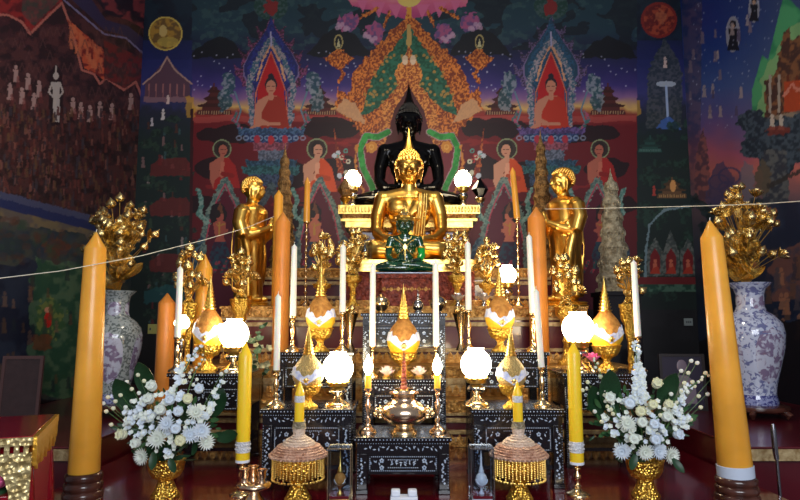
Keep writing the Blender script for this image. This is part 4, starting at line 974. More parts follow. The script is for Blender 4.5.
def pagoda(label, loc, w, h, n, m, oct_=True, group=None, r_top=.25):
    t = thing('miniature_pagoda', label, 'pagoda', loc, group=group)
    seg = 24; z = 0
    MB().lathe([(0,0), (w*1.08,0), (w*1.08,h*.02), (w,h*.03), (0,h*.03)], seg).build('base', m, t)
    z = h*.03; zt = h*.88
    for k in range(n):
        a = z+(zt-z)*k/n; b_ = z+(zt-z)*(k+1)/n; q = w*(1-(1-r_top)*k/n); dz = b_-a
        mb = MB(); mb.lathe([(0,a), (q*.86,a), (q*.84,a+dz*.5), (q*.98,a+dz*.6), (q*1.0,a+dz*.72), (q*.88,a+dz*.92), (q*.8,b_), (0,b_)], seg)
        nn = int(14+10*q/w)
        for i in range(nn):
            an = 2*PI*i/nn; mb.ball((q*.97*math.cos(an), q*.97*math.sin(an), a+dz*.55), (q*.04+.002, q*.04+.002, dz*.16), 6, 4)
            mb.tube([(q*.885*math.cos(an), q*.885*math.sin(an), a), (q*.885*math.cos(an), q*.885*math.sin(an), a+dz*.5)], q*.022, 5)
        mb.build('tier', m, t)
    q = w*r_top
    MB().lathe([(0,zt), (q*.8,zt), (q*.7,zt+h*.01), (q*.5,zt+h*.025), (q*.42,zt+h*.03), (q*.45,zt+h*.038), (q*.28,zt+h*.05), (q*.3,zt+h*.058), (q*.15,zt+h*.075), (q*.1,zt+h*.1), (.0005,h)], 16).build('spire', m, t)
    return t
# ------------------------------------------------------------------ layout
def X(px, py, d): return at(px, py, d).x
def P3(px, py, d, z): return (at(px, py, d).x, d, z)
# tables
TF = zz(437, 2.98); TL = zz(409, 3.08); TM = zz(379, 3.42); TO = zz(373, 3.5); TB = zz(352, 3.62); TC = zz(313, 3.78)
inlaid_table('low black pearl-inlaid table in front centre carrying the brass incense burner', X(403, 437, 2.98), 2.98, .32, .43, TF)
inlaid_table('black pearl-inlaid table behind the left fringed bowl, with beaded gold bud on top', X(307, 409, 3.08), 3.08, .34, .43, TL, 'matching pearl inlaid tables')
inlaid_table('black pearl-inlaid table behind the right fringed bowl, with beaded gold bud on top', X(518, 409, 3.08), 3.08, .34, .43, TL, 'matching pearl inlaid tables')
inlaid_table('black pearl-inlaid table carrying two pale lotus lights and the central saffron bud', X(404, 379, 3.42), 3.42, .3, .43, TM, 'matching pearl inlaid tables')
inlaid_table('black pearl-inlaid table behind the left white flower arrangement', X(209, 373, 3.5), 3.5, .34, .44, TO, 'matching pearl inlaid tables')
inlaid_table('black pearl-inlaid table behind the right white flower arrangement', X(604, 373, 3.5), 3.5, .34, .44, TO, 'matching pearl inlaid tables')
inlaid_table('taller black pearl-inlaid table left of centre, behind the beaded bud table', X(314, 352, 3.62), 3.62, .34, .44, TB, 'matching pearl inlaid tables')
inlaid_table('taller black pearl-inlaid table right of centre, behind the beaded bud table', X(509, 352, 3.62), 3.62, .34, .44, TB, 'matching pearl inlaid tables')
inlaid_table('tallest black pearl-inlaid table in the centre, with silver stupa on top', X(404, 313, 3.78), 3.78, .25, .5, TC, 'matching pearl inlaid tables')
# great orange candles at both ends
def great(px, d, ytop, ytip, ybot, r0, r1, lean, label, hl, band=False):
    x = X(px, ybot, d); zb = at(px, ybot, d).z; zt = at(px, ytop, d).z
    h = thing('candle_base', hl, 'candle holder', (x, d, 0))
    R0 = r0*1.28; b = MB(); P = [(0, 0), (R0, 0)]; n = 3
    for k in range(n):
        a = zb*k/n; c = zb*(k+1)/n; q = R0*(1-.035*k); P += [(q*.96, a+.1*(c-a)), (q, a+.35*(c-a)), (q, a+.65*(c-a)), (q*.94, a+.9*(c-a))]
        if k < n-1: P += [(q*.9, c-.002), (q*.9, c+.002)]
    P += [(r0*1.05, zb-.001), (0, zb-.001)]
    b.lathe(P, 36).build('turned_base', WOOD, h, ang=60)
    c = candle('great_candle', label, WAXO, (x, d, zb), r0, r1, zt-zb, at(px, ytip, d).z-zt, (lean, 0), seg=32)
    if band: MB().lathe([(r0*1.04, .0), (r0*1.045, .048), (r0*1.0, .05), (r0*1.0, .0)], 32).build('paper_band', mat('bluish paper tape', (196, 206, 224), .5), c)
great(84, 2.92, 248, 232, 472, .068, .048, -.005, 'great orange wax candle with pointed tip at the left end of the altar', 'dark turned wooden base under the left great candle')
great(736, 2.88, 237, 220, 476, .074, .0485, -.045, 'great orange wax candle leaning left with pale tape round its foot', 'dark turned wooden base under the taped right great candle', True)
# tall yellow candles
def yellow(px, d, ysh, ytip, ybot, r, label, hl):
    x = X(px, ybot, d); zb = at(px, ybot, d).z; zt = at(px, ysh, d).z
    candlestick(hl, (x, d, 0), zb, .055, 'stout brass holders of the tall yellow candles')
    c = candle('tall_yellow_candle', label, WAXY, (x, d, zb), r, r*.96, zt-zb, at(px, ytip, d).z-zt, group='tall yellow candles')
    za = at(px, 452, d).z-zb; zc = at(px, 441, d).z-zb
    b = MB().lathe([(r*1.0, za), (r*1.04, za), (r*1.04, zc), (r*1.0, zc)], 24)
    for k in range(40):
        a = 2*PI*k/20; b.ball((r*1.04*math.cos(a), r*1.04*math.sin(a), za+(zc-za)*(.3 if k < 20 else .7)), .004, 5, 4)
    b.build('silver_band', LACE, c)
    MB().lathe([(r*1.0, .0), (r*1.03, .0), (r*1.03, .012), (r*1.0, .012)], 24).build('paper_collar', WHITEP, c)
yellow(242.5, 2.98, 355, 342, 462, .0325, 'tall yellow candle beside the left white flowers, with patterned silver band near its foot', 'brass holder half hidden behind the three-cup brass vessel')
yellow(577, 2.98, 353, 342, 464, .0325, 'tall yellow candle beside the right white flowers, with patterned silver band near its foot', 'brass holder standing free under the right tall yellow candle')
# fringed bowls with a short candle
def fringed(px, label, cl, first_=None):
    d = 2.9; x = X(px, 490, d); s = 1/150.
    t = thing('fringed_bowl', label, 'bowl', (x, d, 0), group='rattan lidded bowls with bead fringe')
    h = at(px, 428, d).z
    q = lambda px_: px_*(d-.05)/F
    zl = at(px, 456, d).z
    MB().lathe([(q_*q(1), z*zl) for q_, z in ((0, 0), (13, 0), (13.4, .03), (12, .07), (10, .17), (7, .3), (5.6, .38), (7, .42), (0, .42))], 32, fn=lambda a, z, r: r*(1+.02*math.cos(a*16))).build('foot', GOLDR, t, ang=60)
    MB().lathe([(q_*q(1), z*zl) for q_, z in ((0, .42), (7, .42), (14, .47), (20, .58), (23, .75), (24, 1), (0, 1))], 32).build('bowl', GOLDR, t, ang=60)
    f = MB()
    for k in range(44):
        a = 2*PI*k/44; rr_ = q(25.2); L = .088 if k % 2 == 0 else .07
        for i in range(10): f.ball((rr_*math.cos(a), rr_*math.sin(a), zl-.006-L*i/9), .0046, 6, 4)
        a2 = 2*PI*(k+1)/44
        f.ball((rr_*math.cos((a+a2)/2), rr_*math.sin((a+a2)/2), zl-.096), .0056, 6, 4)
    f.build('bead_fringe', GOLD, t)
    P = [(0, zl), (q(27), zl), (q(28), zl+.007)]
    for k, (w0, zf) in enumerate(((27.6, .08), (26, .16), (24, .24), (22, .31), (20.5, .38), (15.5, .44), (14.5, .52), (12, .6), (8, .68), (6.2, .74), (6.2, 1))):
        z = zl+(h-zl)*zf; P += [(q(w0), z-.006), (q(w0+.9), z), (q(w0-.6), z+.004)]
    P[-1] = (q(6.0), h); P += [(0, h)]; sp_ = 3+3*5
    MB().lathe(P[:sp_]+[(0, P[sp_-1][1])], 40, fn=lambda a, z, r: r*(1+.012*math.cos(a*20))).build('lid', ROSEW, t, ang=50)
    MB().lathe([(0, P[sp_][1]-.001)]+P[sp_:], 40, fn=lambda a, z, r: r*(1+.012*math.cos(a*20))).build('lid_dome', LIDC, t, ang=50)
    e = MB()
    for k in range(40):
        a = 2*PI*k/40; e.ball((q(28)*math.cos(a), q(28)*math.sin(a), zl+.006), (.007, .007, .007), 6, 4)
    e.build('scalloped_rim', ROSEW, t)
    MB().lathe([(q(5.4), h-.004), (q(6.6), h-.004), (q(6.8), h+.008), (q(6), h+.022), (q(6.4), h+.03), (q(5.4), h+.03)], 24).build('crystal_collar', PALE, t, ang=60)
    zt = at(px, 393, d).z
    c = candle('short_yellow_candle', cl, WAXY, (x, d, h), q(4.9), q(4.7), zt-h, at(px, 381, d).z-zt, group='short yellow candles on the lidded bowls')
    za = at(px, 402, d).z-h; zc = at(px, 395.5, d).z-h; r = q(4.8)
    MB().lathe([(r, za), (r*1.08, za), (r*1.08, zc), (r, zc)], 20).build('silver_band', LACE, c)
fringed(298, 'rattan lidded bowl with bead fringe on gold foot, beside the gold-ornament glass case', 'short yellow candle on the lidded bowl left of centre')
fringed(519.5, 'rattan lidded bowl with bead fringe on gold foot, right of the white-ornament glass case', 'short yellow candle on the lidded bowl right of centre')
# three cup brass vessel
x = X(254, 490, 2.83)
t = thing('three_cup_vessel', 'small shiny brass stand with three cups below the left tall yellow candle', 'vessel', (x, 2.83, 0)); t.scale = (.92,)*3
MB().lathe([(0,0), (.056,0), (.058,.006), (.05,.02), (.03,.045), (.026,.056), (.045,.066), (.078,.076), (.084,.088), (.082,.094), (.06,.104), (0,.108)], 32).build('footed_tray', BRASSR, t, ang=60)
for a in (-.5, 1.9, 3.5):
    cx, cy = .046*math.cos(a), .046*math.sin(a)
    MB().lathe([(0,.1), (.018,.1), (.02,.108), (.014,.116), (.02,.13), (.021,.158), (.026,.162), (.026,.168), (.02,.168), (.018,.14), (0,.138)], 18, c=(cx, cy, 0)).build('cup', BRASSR, t, ang=60)
# glass cases
def case(px, label, om, bm):
    d = 2.86; x = X(px, 490, d); w = .05; h = at(px, 447, d).z
    t = thing('glass_case', label, 'display case', (x, d, 0))
    MB().box(-w-.004, w+.004, -w-.004, w+.004, 0, .006).build('plinth', DARKF, t)
    MB().box(-w+.006, w-.006, -w+.006, w-.006, .0062, .024).build('base', bm, t, bevel=.002)
    MB().box(-w+.008, w-.008, -w+.008, w-.008, .0242, .036).build('cushion', REDG, t)
    g = MB(); 
    g.box(-w, -w+.002, -w, w, .0062, h); g.box(w-.002, w, -w, w, .0062, h); g.box(-w+.0022, w-.0022, -w, -w+.002, .0062, h); g.box(-w+.0022, w-.0022, w-.002, w, .0062, h); g.box(-w, w, -w, w, h+.0002, h+.0025)
    g.build('glass_box', GLASS, t, smooth=False)
    e = MB()
    for sx in (-1, 1):
        for sy in (-1, 1): e.box(sx*w-.0016, sx*w+.0016, sy*w-.0016, sy*w+.0016, .006, h+.003)
    for s in (-1, 1): e.box(-w, w, s*w-.0016, s*w+.0016, h-.001, h+.004); e.box(s*w-.0016, s*w+.0016, -w, w, h-.001, h+.004)
    e.build('brass_edging', SILVER if om is WHITEP else BRASS, t)
    o = thing('bud_ornament', 'small gold bud ornament standing inside the left glass case' if om is GOLD else 'small white bud ornament standing inside the right glass case', 'ornament', (x, d, .036))
    hh = h-.05
    MB().lathe([(0,0), (.012,0), (.012,.004), (.005,.012), (.005,.024), (.012,.03), (0,.03)], 16).build('foot', om, o, ang=60)
    MB().lathe([(0,.03), (.012,.03), (.024,.045), (.027,.06), (.022,.078), (.010,.092), (0,.095)], 20).build('bud', om if om is WHITEP else BUDCLOTH, o, ang=60)
    b = MB()
    for k in range(14): a = PI+PI*k/13; b.ball((.024*math.cos(a), -.018, .062+.02*math.sin(a)), .004, 6, 4)
    b.build('garland', om if om is not GOLD else SILVER, o)
    MB().lathe([(.011,.092), (.013,.098), (.008,.106), (.009,.112), (.005,.12), (.004,hh*.85), (.0005,hh)], 12).build('spire', om, o, ang=60)
case(340, 'small clear glass case with gold base, between the left lidded bowl and the centre table', GOLD, GOLD)
case(481.5, 'small clear glass case with white base, between the centre table and right lidded bowl', WHITEP, WHITEP)
# white switch box
t = thing('switch_box', 'small white plastic box with two raised blocks in front of the centre table', 'switch box', (X(404, 488, 2.85), 2.85, 0))
MB().box(-.06, .06, -.03, .03, 0, .03).build('box_body', WHITEP, t, bevel=.003)
for s in (-1, 1): MB().box(s*.037-.02, s*.037+.02, -.02, .02, .0302, .058).build('raised_block', WHITEP, t, bevel=.006)
# incense burner and tower
t = thing('incense_burner', 'polished brass incense burner with two lion handles on the front table', 'incense burner', (X(404, 430, 3.07), 3.07, TF))
q = 3.05/F
MB().lathe([(0,0), (q*13,0), (q*13,.012), (q*11,.02), (q*9,.034), (q*9,.04), (0,.04)], 32).build('foot', BRASS, t, ang=60)
MB().lathe([(0,.04), (q*9,.04), (q*16,.05), (q*21,.07), (q*23.5,.098), (q*22,.125), (q*17,.145), (q*12,.156), (q*11.5,.17), (q*13,.186), (q*14.5,.19), (q*14.5,.196), (q*12,.196), (q*10,.17), (0,.165)], 36).build('bowl', BRASSR, t, ang=60)
for s in (-1, 1):
    b = MB(); b.ball((s*q*24, 0, .1), (.026, .022, .026), 14, 10); b.ball((s*q*27.5, -.008, .092), (.014, .013, .012))
    for k in range(9): a = 2*PI*k/9; b.ball((s*q*23+.0, .02*math.cos(a)*1.1, .1+.026*math.sin(a)), .009, 6, 5)
    b.ball((s*q*26, -.015, .108), .004, 6, 4); b.tube([(s*q*18, 0, .118), (s*q*22, 0, .128), (s*q*25, 0, .118)], .006, 6)
    b.build('lion_handle', BRASS, t)
t = thing('incense_tower', 'thin red and gold incense spire rising behind the brass burner', 'incense', (X(404, 430, 3.2), 3.2, TF)); h = at(404, 349, 3.2).z-TF
q = 3.2/F
MB().lathe([(0,0), (q*7,0), (q*7,.01), (q*3,.03), (q*2.2,.1), (q*4,.15), (q*8,.19), (q*9,.2), (0,.2)], 20).build('brass_stand', BRASS, t, ang=60)
b = MB(); b.lathe([(0,.2), (q*3.6,.2), (q*2.6,.225), (q*2.2,.3), (q*1.8,h*.8), (q*1.1,h*.9), (.0005,h)], 8)
b.build('tower', CARVR, t); b = MB()
for k in range(12): b.lathe([(0,.22+k*.02), (q*(3.9-k*.14),.222+k*.02), (0,.228+k*.02)], 8)
b.build('gold_ring', GOLD, t)
# lamps
def L_(px, ycen, d, z, r, label):
    c = at(px, ycen, d).z; lamp(label, P3(px, ycen, d, z), r, c-z-r)
L_(338, 368, 3.22, TL, .078, 'lit globe lamp right of the beaded bud on the left front table')
L_(476, 364, 3.22, TL, .078, 'lit globe lamp left of the beaded bud on the right front table')
L_(234, 334, 3.62, TO, .084, 'lit globe lamp between the left saffron bud and the left tall yellow candle')
L_(578, 328, 3.62, TO, .09, 'lit globe lamp left of the saffron bud behind the right white flowers')
L_(182, 323, 3.78, TO, .045, 'small lit globe lamp just behind the leftmost white candle')
L_(507, 275, 4.62, ZA, .07, 'lit globe lamp high on the steps, above the second saffron bud at right')
ZP = zz(205, 5.35)
L_(353, 180, 5.54, ZP, .078, 'lit globe lamp by the left knee of the black seated statue')
L_(463, 180, 5.54, ZP, .078, 'lit globe lamp by the right knee of the black seated statue')
# offerings
def O_(px, ytip, d, z, rpx, label, beaded=False): bud_offering(label, P3(px, (ytip+400)/2, d, z), rpx*d/F, at(px, ytip, d).z-z, beaded)
O_(308.5, 322, 3.16, TL, 15.5, 'beaded pale gold bud offering with blue white ribbon behind the left short yellow candle', True)
O_(511, 324, 3.16, TL, 14.5, 'beaded pale gold bud offering with blue white ribbon behind the right short yellow candle', True)
O_(403.5, 283, 3.6, TM, 16, 'saffron bud offering with white ribbon in the very centre, between two pale lotus lights')
O_(320.5, 262, 3.72, TB, 14.5, 'saffron bud offering with white ribbon raised on the taller table left of centre')
O_(500, 262, 3.72, TB, 14.5, 'saffron bud offering with white ribbon raised on the taller table right of centre')
O_(209, 272, 3.74, TO, 15.5, 'saffron bud offering behind the left white flowers, beside a globe lamp')
O_(606, 275, 3.74, TO, 16.5, 'saffron bud offering behind the right white flowers, beside bright globe lamps')
# white candles on brass sticks
def W_(px, ytop, yst, d, z, label, hl, rpx=3.2, px1=None, m=BRASS, hr=.046):
    zs = at(px, yst, d).z; x = X(px, yst, d)
    candlestick(hl, (x, d, z), zs-z, hr, 'brass candlesticks of the white candles', m)
    zt = at(px, ytop+4, d).z; ln = 0
    if px1: ln = (X(px1, ytop, d)-x)/(zt-zs)
    candle('white_candle', label, WAXW, (x, d, zs), rpx*d/F, rpx*d/F*.9, zt-zs, .018, (ln, 0), 'white taper candles', seg=14)
W_(276.5, 293, 370, 3.18, TL, 'white taper candle at the outer end of the left front table', 'brass candlestick at the outer end of the left front table')
W_(541.5, 288, 367, 3.18, TL, 'white taper candle at the outer end of the right front table', 'brass candlestick at the outer end of the right front table', px1=536)
W_(293, 243, 316, 3.72, TB, 'white taper candle left of the raised saffron bud, before the large orange candle', 'brass candlestick left of the raised left saffron bud')
W_(532.5, 233, 313, 3.72, TB, 'white taper candle right of the raised saffron bud, before the large orange candle', 'brass candlestick right of the raised right saffron bud', px1=529)
W_(342.5, 243, 312, 3.7, TB, 'white taper candle between the raised left saffron bud and the centre table', 'brass candlestick standing above the left front globe lamp')
W_(468.5, 240, 310, 3.7, TB, 'white taper candle between the centre table and the raised right saffron bud', 'brass candlestick standing above the right front globe lamp')
W_(372.5, 262, 346, 3.56, TM, 'white taper candle immediately left of the central saffron bud', 'brass candlestick left of the central saffron bud', hr=.036)
W_(436, 260, 346, 3.56, TM, 'white taper candle immediately right of the central saffron bud', 'brass candlestick right of the central saffron bud', hr=.036)
W_(177.5, 265, 337, 3.6, TO, 'leftmost white taper candle, above the left white flowers', 'brass candlestick farthest left, above the white flowers')
W_(638, 259, 336, 3.6, TO, 'rightmost white taper candle, above the right white flowers', 'brass candlestick farthest right, above the white flowers', px1=633.5)
for px, w in ((368, 'left'), (437.5, 'right')):
    d = 3.1; zs = at(px, 388, d).z; x = X(px, 410, d)
    candlestick('slim brass candlestick %s of the incense burner on the front table' % w, (x, d, TF), zs-TF, .042, 'slim brass candlesticks beside the incense burner', BRASSR)
    t = thing('electric_candle', 'short yellow electric candle with glowing bulb, %s of the thin incense spire' % w, 'candle', (x, d, zs), group='glowing electric candles')
    MB().lathe([(0,0), (.0155,0), (.0155,.06), (.012,.064), (0,.064)], 16).build('candle_body', WAXY, t, ang=60)
    MB().lathe([(0,.064), (.008,.064), (.02,.085), (.024,.105), (.017,.13), (.007,.15), (.0005,.165)], 16).build('flame_bulb', FLAME, t, ang=70)
for px, w in ((387, 'left'), (419, 'right')):
    t = thing('lotus_light', 'pale pink crystal lotus light %s of the central saffron bud pedestal' % w, 'lotus light', P3(px, 378, 3.5, TM), group='pale crystal lotus lights')
    b = MB(); b.lathe([(0,0), (.026,0), (.028,.008), (.014,.014), (0,.014)], 16); b.build('base', GOLD, t)
    for ring, (cnt, tilt, L, z) in enumerate(((8, 20, .05, .012), (8, 42, .052, .014), (6, 64, .05, .016))):
        for k in range(cnt):
            MB().petal(L, .03, .6, .25, TR(z=z, rz=2*PI*(k+.5*ring)/cnt) @ TR(0, .006, 0, rx=R(tilt)), tip=.5).build('petal', PINKW, t)
    MB().lathe([(0,.016), (.01,.016), (.012,.04), (.008,.056), (0,.058)], 12).build('heart', mat('warm lit heart', (255, 190, 150), .3, emis=1.2), t)
# large orange candles on the steps
def OC(name, px, ysh, ytip, d, z, rpx, label, m=WAXD, dome=False, lean=0):
    zt = at(px, ysh, d).z; r = rpx*d/F
    return candle('orange_candle', label, m, P3(px, (ysh+350)/2, d, z), r*1.08, r, zt-z, at(px, ytip, d).z-zt, (lean, 0), 'orange candles standing on the altar steps', wick=False, seg=28)
OC(0, 281.5, 222, 212, 4.32, ZB, 7.6, 'thick brown orange candle right of the left standing gold statue')
OC(0, 538, 218, 207, 4.32, ZB, 8.8, 'thick brown orange candle left of the right standing gold statue')
OC(0, 277, 196, 190, 4.62, ZA, 4.6, 'slimmer orange candle rising just behind the thick left one', WAXO)
OC(0, 166, 303, 293, 4.12, ZC, 8.2, 'brown orange candle with pointed tip, farthest left on the steps')
OC(0, 203, 268, 254, 4.33, ZB, 7.8, 'golden orange candle with pointed tip behind the left saffron bud', WAXO)
for px, y0, y1, w, ln in ((306, 222, 178, 'left', .0), (518, 218, 168, 'right', -.07)):
    d = 4.78; x = X(px, 260, d); zt = at(px, y0, d).z
    t = thing('tall_candlestick', 'tall thin beaded brass candlestick on the steps, %s of the seated gold statue' % w, 'candlestick', (x, d, ZA), group='tall thin brass candlesticks')
    P = [(0,0), (.05,0), (.05,.01), (.02,.04), (.008,.07)]; hh = zt-ZA; n = 11
    for k in range(n): z = .07+(hh-.09)*k/n; dz = (hh-.09)/n; P += [(.007, z+.005), (.007, z+dz*.6), (.015, z+dz*.8), (.007, z+dz*.98)]
    P += [(.008, hh-.02), (.024, hh-.008), (.024, hh), (0, hh)]
    MB().lathe(P, 14).build('pole', BRASS, t, ang=60)
    z2 = at(px, y1+4, d).z
    candle('orange_candle', 'slim orange candle on the tall brass candlestick %s of the seated gold statue' % w, WAXO, (x, d, zt), .026, .021, z2-zt, .04, (ln, 0), 'slim orange candles on tall candlesticks', wick=False, seg=16)
# statues
ZG = zz(262, 4.9)
t = thing('statue_pedestal', 'carved gold and maroon block under the large seated gold statue', 'pedestal', (X(409, 262, 4.9), 4.98, ZA))
hG = ZG-ZA
MB().box(-.56, .56, -.28, .3, .0, .05).build('plinth', GOLDD, t, bevel=.004); MB().box(-.5, .5, -.24, .28, .051, hG-.09).build('dado', CARVR, t)
g = MB().box(-.56, .56, -.28, .3, hG-.03, hG); g.box(-.53, .53, -.26, .29, hG-.06, hG-.03); carved(g, -.53, .53, -.262, hG-.089, hG-.06, 24, kind='leaf'); g.box(-.53, .53, -.25, .29, hG-.089, hG-.06); g.build('cornice', GOLD, t)
seated_buddha('seated_buddha', 'large shiny gold seated Buddha in meditation at the centre of the altar', (X(409, 220, 5.06), 5.06, ZG), GOLDS, (at(409, 126, 5.03).z-ZG)/1.3, robe=GOLD, xs=1.12)
ZE = zz(272, 4.47)
t = thing('statue_pedestal', 'carved red brown stand with navy top under the green seated statue', 'pedestal', (X(405, 290, 4.57), 4.57, ZA)); hE = ZE-ZA
MB().box(-.2, .2, -.1, .1, 0, .03).build('plinth', CARVR, t, bevel=.003); MB().box(-.17, .17, -.085, .09, .031, hE-.045).build('body', CARVR, t); MB().box(-.2, .2, -.1, .1, hE-.044, hE-.013).build('cornice', CARVR, t, bevel=.003); MB().box(-.21, .21, -.1, .1, hE-.012, hE).build('top_plate', NAVY, t, bevel=.003)
g = MB()
for k in range(7): 
    xx_ = -.15+.05*k; dia(g, xx_, hE*.5, .018, -.0865); dia(g, xx_+.025, hE*.5, .008, -.0865)
g.build('carving', GOLDD, t)
em = seated_buddha('emerald_buddha', 'small green glass seated Buddha with gold harness and pointed gold crown', (X(405, 240, 4.57), 4.57, ZE), EMER, (at(405, 203, 4.57).z-ZE)/1.3, vox=.0036, hm=EMER, wide=.95, xs=1.14, hs=.165)
for c in list(em.children):
    if c.name.startswith('flame'): bpy.data.objects.remove(c)
b = MB(); b.lathe([(.098, .83), (.118, .84), (.12, .855), (.1, .87), (.085, .91), (.09, .925), (.06, .95), (.065, .965), (.04, .99), (.03, 1.04), (.01, 1.12), (.001, 1.2)], 24, fn=lambda a, z, r: r*(1+.05*math.cos(a*12)), c=(0, .02, -.0)); b.lathe([(.13, .845), (.16, .85), (.165, .858), (.1, .862)], 32, c=(0, .02, 0)); b.V = [(x*1.6, y*1.6, z+.13) for x, y, z in b.V]; b.build('gold_crown', GOLD, em)
b = MB()
for s in (-1, 1):
    b.tube([(s*.17, -.03, .56), (s*.09, -.105, .5), (0, -.13, .42)], .008, 6); b.tube([(0, -.13, .42), (s*.08, -.12, .34), (s*.14, -.06, .28)], .008, 6)
    for z in (.42, .3): b.lathe([(.066, z), (.072, z+.012), (.066, z+.024)], 16, c=(s*.262, .02, 0))
b.tube([(0, -.13, .42), (0, -.135, .3), (0, -.16, .2)], .008, 6); dia_ = [(0, .37), (.035, .42), (0, .47), (-.035, .42)]; b.prism(dia_, -.14, -.12)
for k in range(11): a = PI*(k/10); b.ball((.1*math.cos(a), -.085-.02*math.sin(a), .58-.06*math.sin(a)), .009, 6, 5)
up(b); b.build('gold_harness', GOLD, em)
for s in (1,):
    b = MB().tube([(s*.262, .03, .41), (s*.268, -.01, .3), (s*.23, -.07, .235)], [.064, .062, .056], 12); up(b); b.build('bright_sleeve', EMERL, em)
# black statue pedestal
xB = X(409, 205, 5.35); hB = ZP-ZD
t = thing('throne_pedestal', 'broad tiered gold throne with railing under the black seated statue', 'pedestal', (xB, 5.78, ZD))
fr = -.43
def tier(nm, w, y, z0, z1, m, n=0, kind='oval', m2=None):
    g = MB().box(-w, w, y, .4, z0*hB, z1*hB); 
    if n: carved(g, -w, w, y, z0*hB+.004, z1*hB-.004, n, kind=kind)
    g.build(nm, m, t)
tier('plinth', .5, fr+.08, 0, .15, GOLDD, 22, 'leaf'); tier('maroon_panel', .44, fr+.14, .1505, .4, MAROON); tier('moulding', .48, fr+.1, .4005, .46, CREAM); tier('maroon_panel', .47, fr+.11, .4605, .6, MAROON); tier('moulding', .53, fr+.06, .6005, .655, GOLDD); tier('lotus_band', .56, fr+.04, .6555, .75, GOLD, 26, 'leaf'); tier('moulding', .6, fr+.02, .7505, .79, GOLD); tier('moulding', .585, fr+.03, .7905, .86, GOLDD, 40, 'oval'); tier('railing', .62, fr, .8605, 1, GOLD, 44, 'oval')
for s in (-1, 1):
    for u, wd in ((.5, .022), (.2, .018)):
        P = [(0,0), (wd*1.5,0)]; 
        for k in range(8): z = .6*hB*k/8; P += [(wd*1.2, z+.004), (wd*.8, z+.02), (wd*.8, z+.6*hB/8-.004)]
        P += [(wd, .6*hB-.001), (0, .6*hB-.001)]
        MB().lathe(P, 12, c=(s*u, fr+.055 if u > .3 else fr+.075, 0)).build('colonnette', GOLD, t, ang=60)
        if u < .3: MB().lathe([(wd*1.6, .6*hB-.0), (wd*1.2, .6*hB+.005), (wd*.4, .6*hB+.01), (0, .6*hB+.012)], 12, c=(s*u, fr+.04, 0)).build('capital', GOLD, t)
seated_buddha('black_buddha', 'large dark black seated Buddha on the gold throne at the back', (X(409, 150, 5.78), 5.78, ZP), BLACKM, (at(409, 86, 5.78).z-ZP)/1.26, vox=.011, hm=BLACKM, xs=1.06)
for px, w in ((345.5, 'left'), (480, 'right')):
    t = thing('covered_pot', 'small pot with folded %s cover at the %s end of the gold throne' % (('brown', 'left') if w == 'left' else ('black', 'right')), 'pot', P3(px, 190, 5.41, ZP))
    m1 = GOLD if w == 'left' else SILVER; m2 = STONE if w == 'left' else BLACKM
    MB().lathe([(0,0), (.035,0), (.03,.012), (.02,.03), (.04,.05), (.05,.07), (.035,.09), (0,.09)], 18).build('pot', m1, t, ang=60)
    MB().lathe([(0,.09), (.035,.09), (.075,.15), (.06,.18), (.03,.22), (.0005,.26)], 6).build('folded_cover', m2, t, ang=20)
s1 = (at(258, 176, 4.95).z-ZA)/1.29; s2 = (at(560, 167, 4.95).z-ZA)/1.29
standing_disciple('standing gold disciple statue facing right with joined palms, left of the seated Buddha', P3(250, 260, 4.95, ZA), GOLDS, s1, R(78), group=None)
standing_disciple('standing gold disciple statue facing left with joined palms, right of the seated Buddha', P3(566, 260, 4.95, ZA), GOLDS, s2, R(-72))
pagoda('brown bronze tiered pagoda behind the left standing gold statue', P3(284, 200, 5.6, ZD), .125, at(284, 143, 5.6).z-ZD, 10, STONE, r_top=.27)
pagoda('brown bronze tiered pagoda behind the right standing gold statue', P3(542, 200, 5.6, ZD), .125, at(542, 128, 5.6).z-ZD, 10, STONE, r_top=.27)
zw = zz(292, 5.2)
t = thing('pagoda_plinth', 'dark square plinth under the pale pagoda at the right', 'plinth', P3(614, 240, 5.2, ZS)); MB().box(-.165, .165, -.165, .165, 0, .05).build('foot', BLACKL, t); MB().box(-.15, .15, -.15, .15, .051, zw-.04-ZS).build('shaft', BLACKL, t); MB().box(-.165, .165, -.165, .165, zw-.039-ZS, zw-ZS).build('cap', BLACKL, t, bevel=.004)
pagoda('pale silver round tiered pagoda rising at right before the painted niches', P3(613, 240, 5.2, zw), .148, at(613, 168, 5.2).z-zw, 7, PALE, r_top=.3)
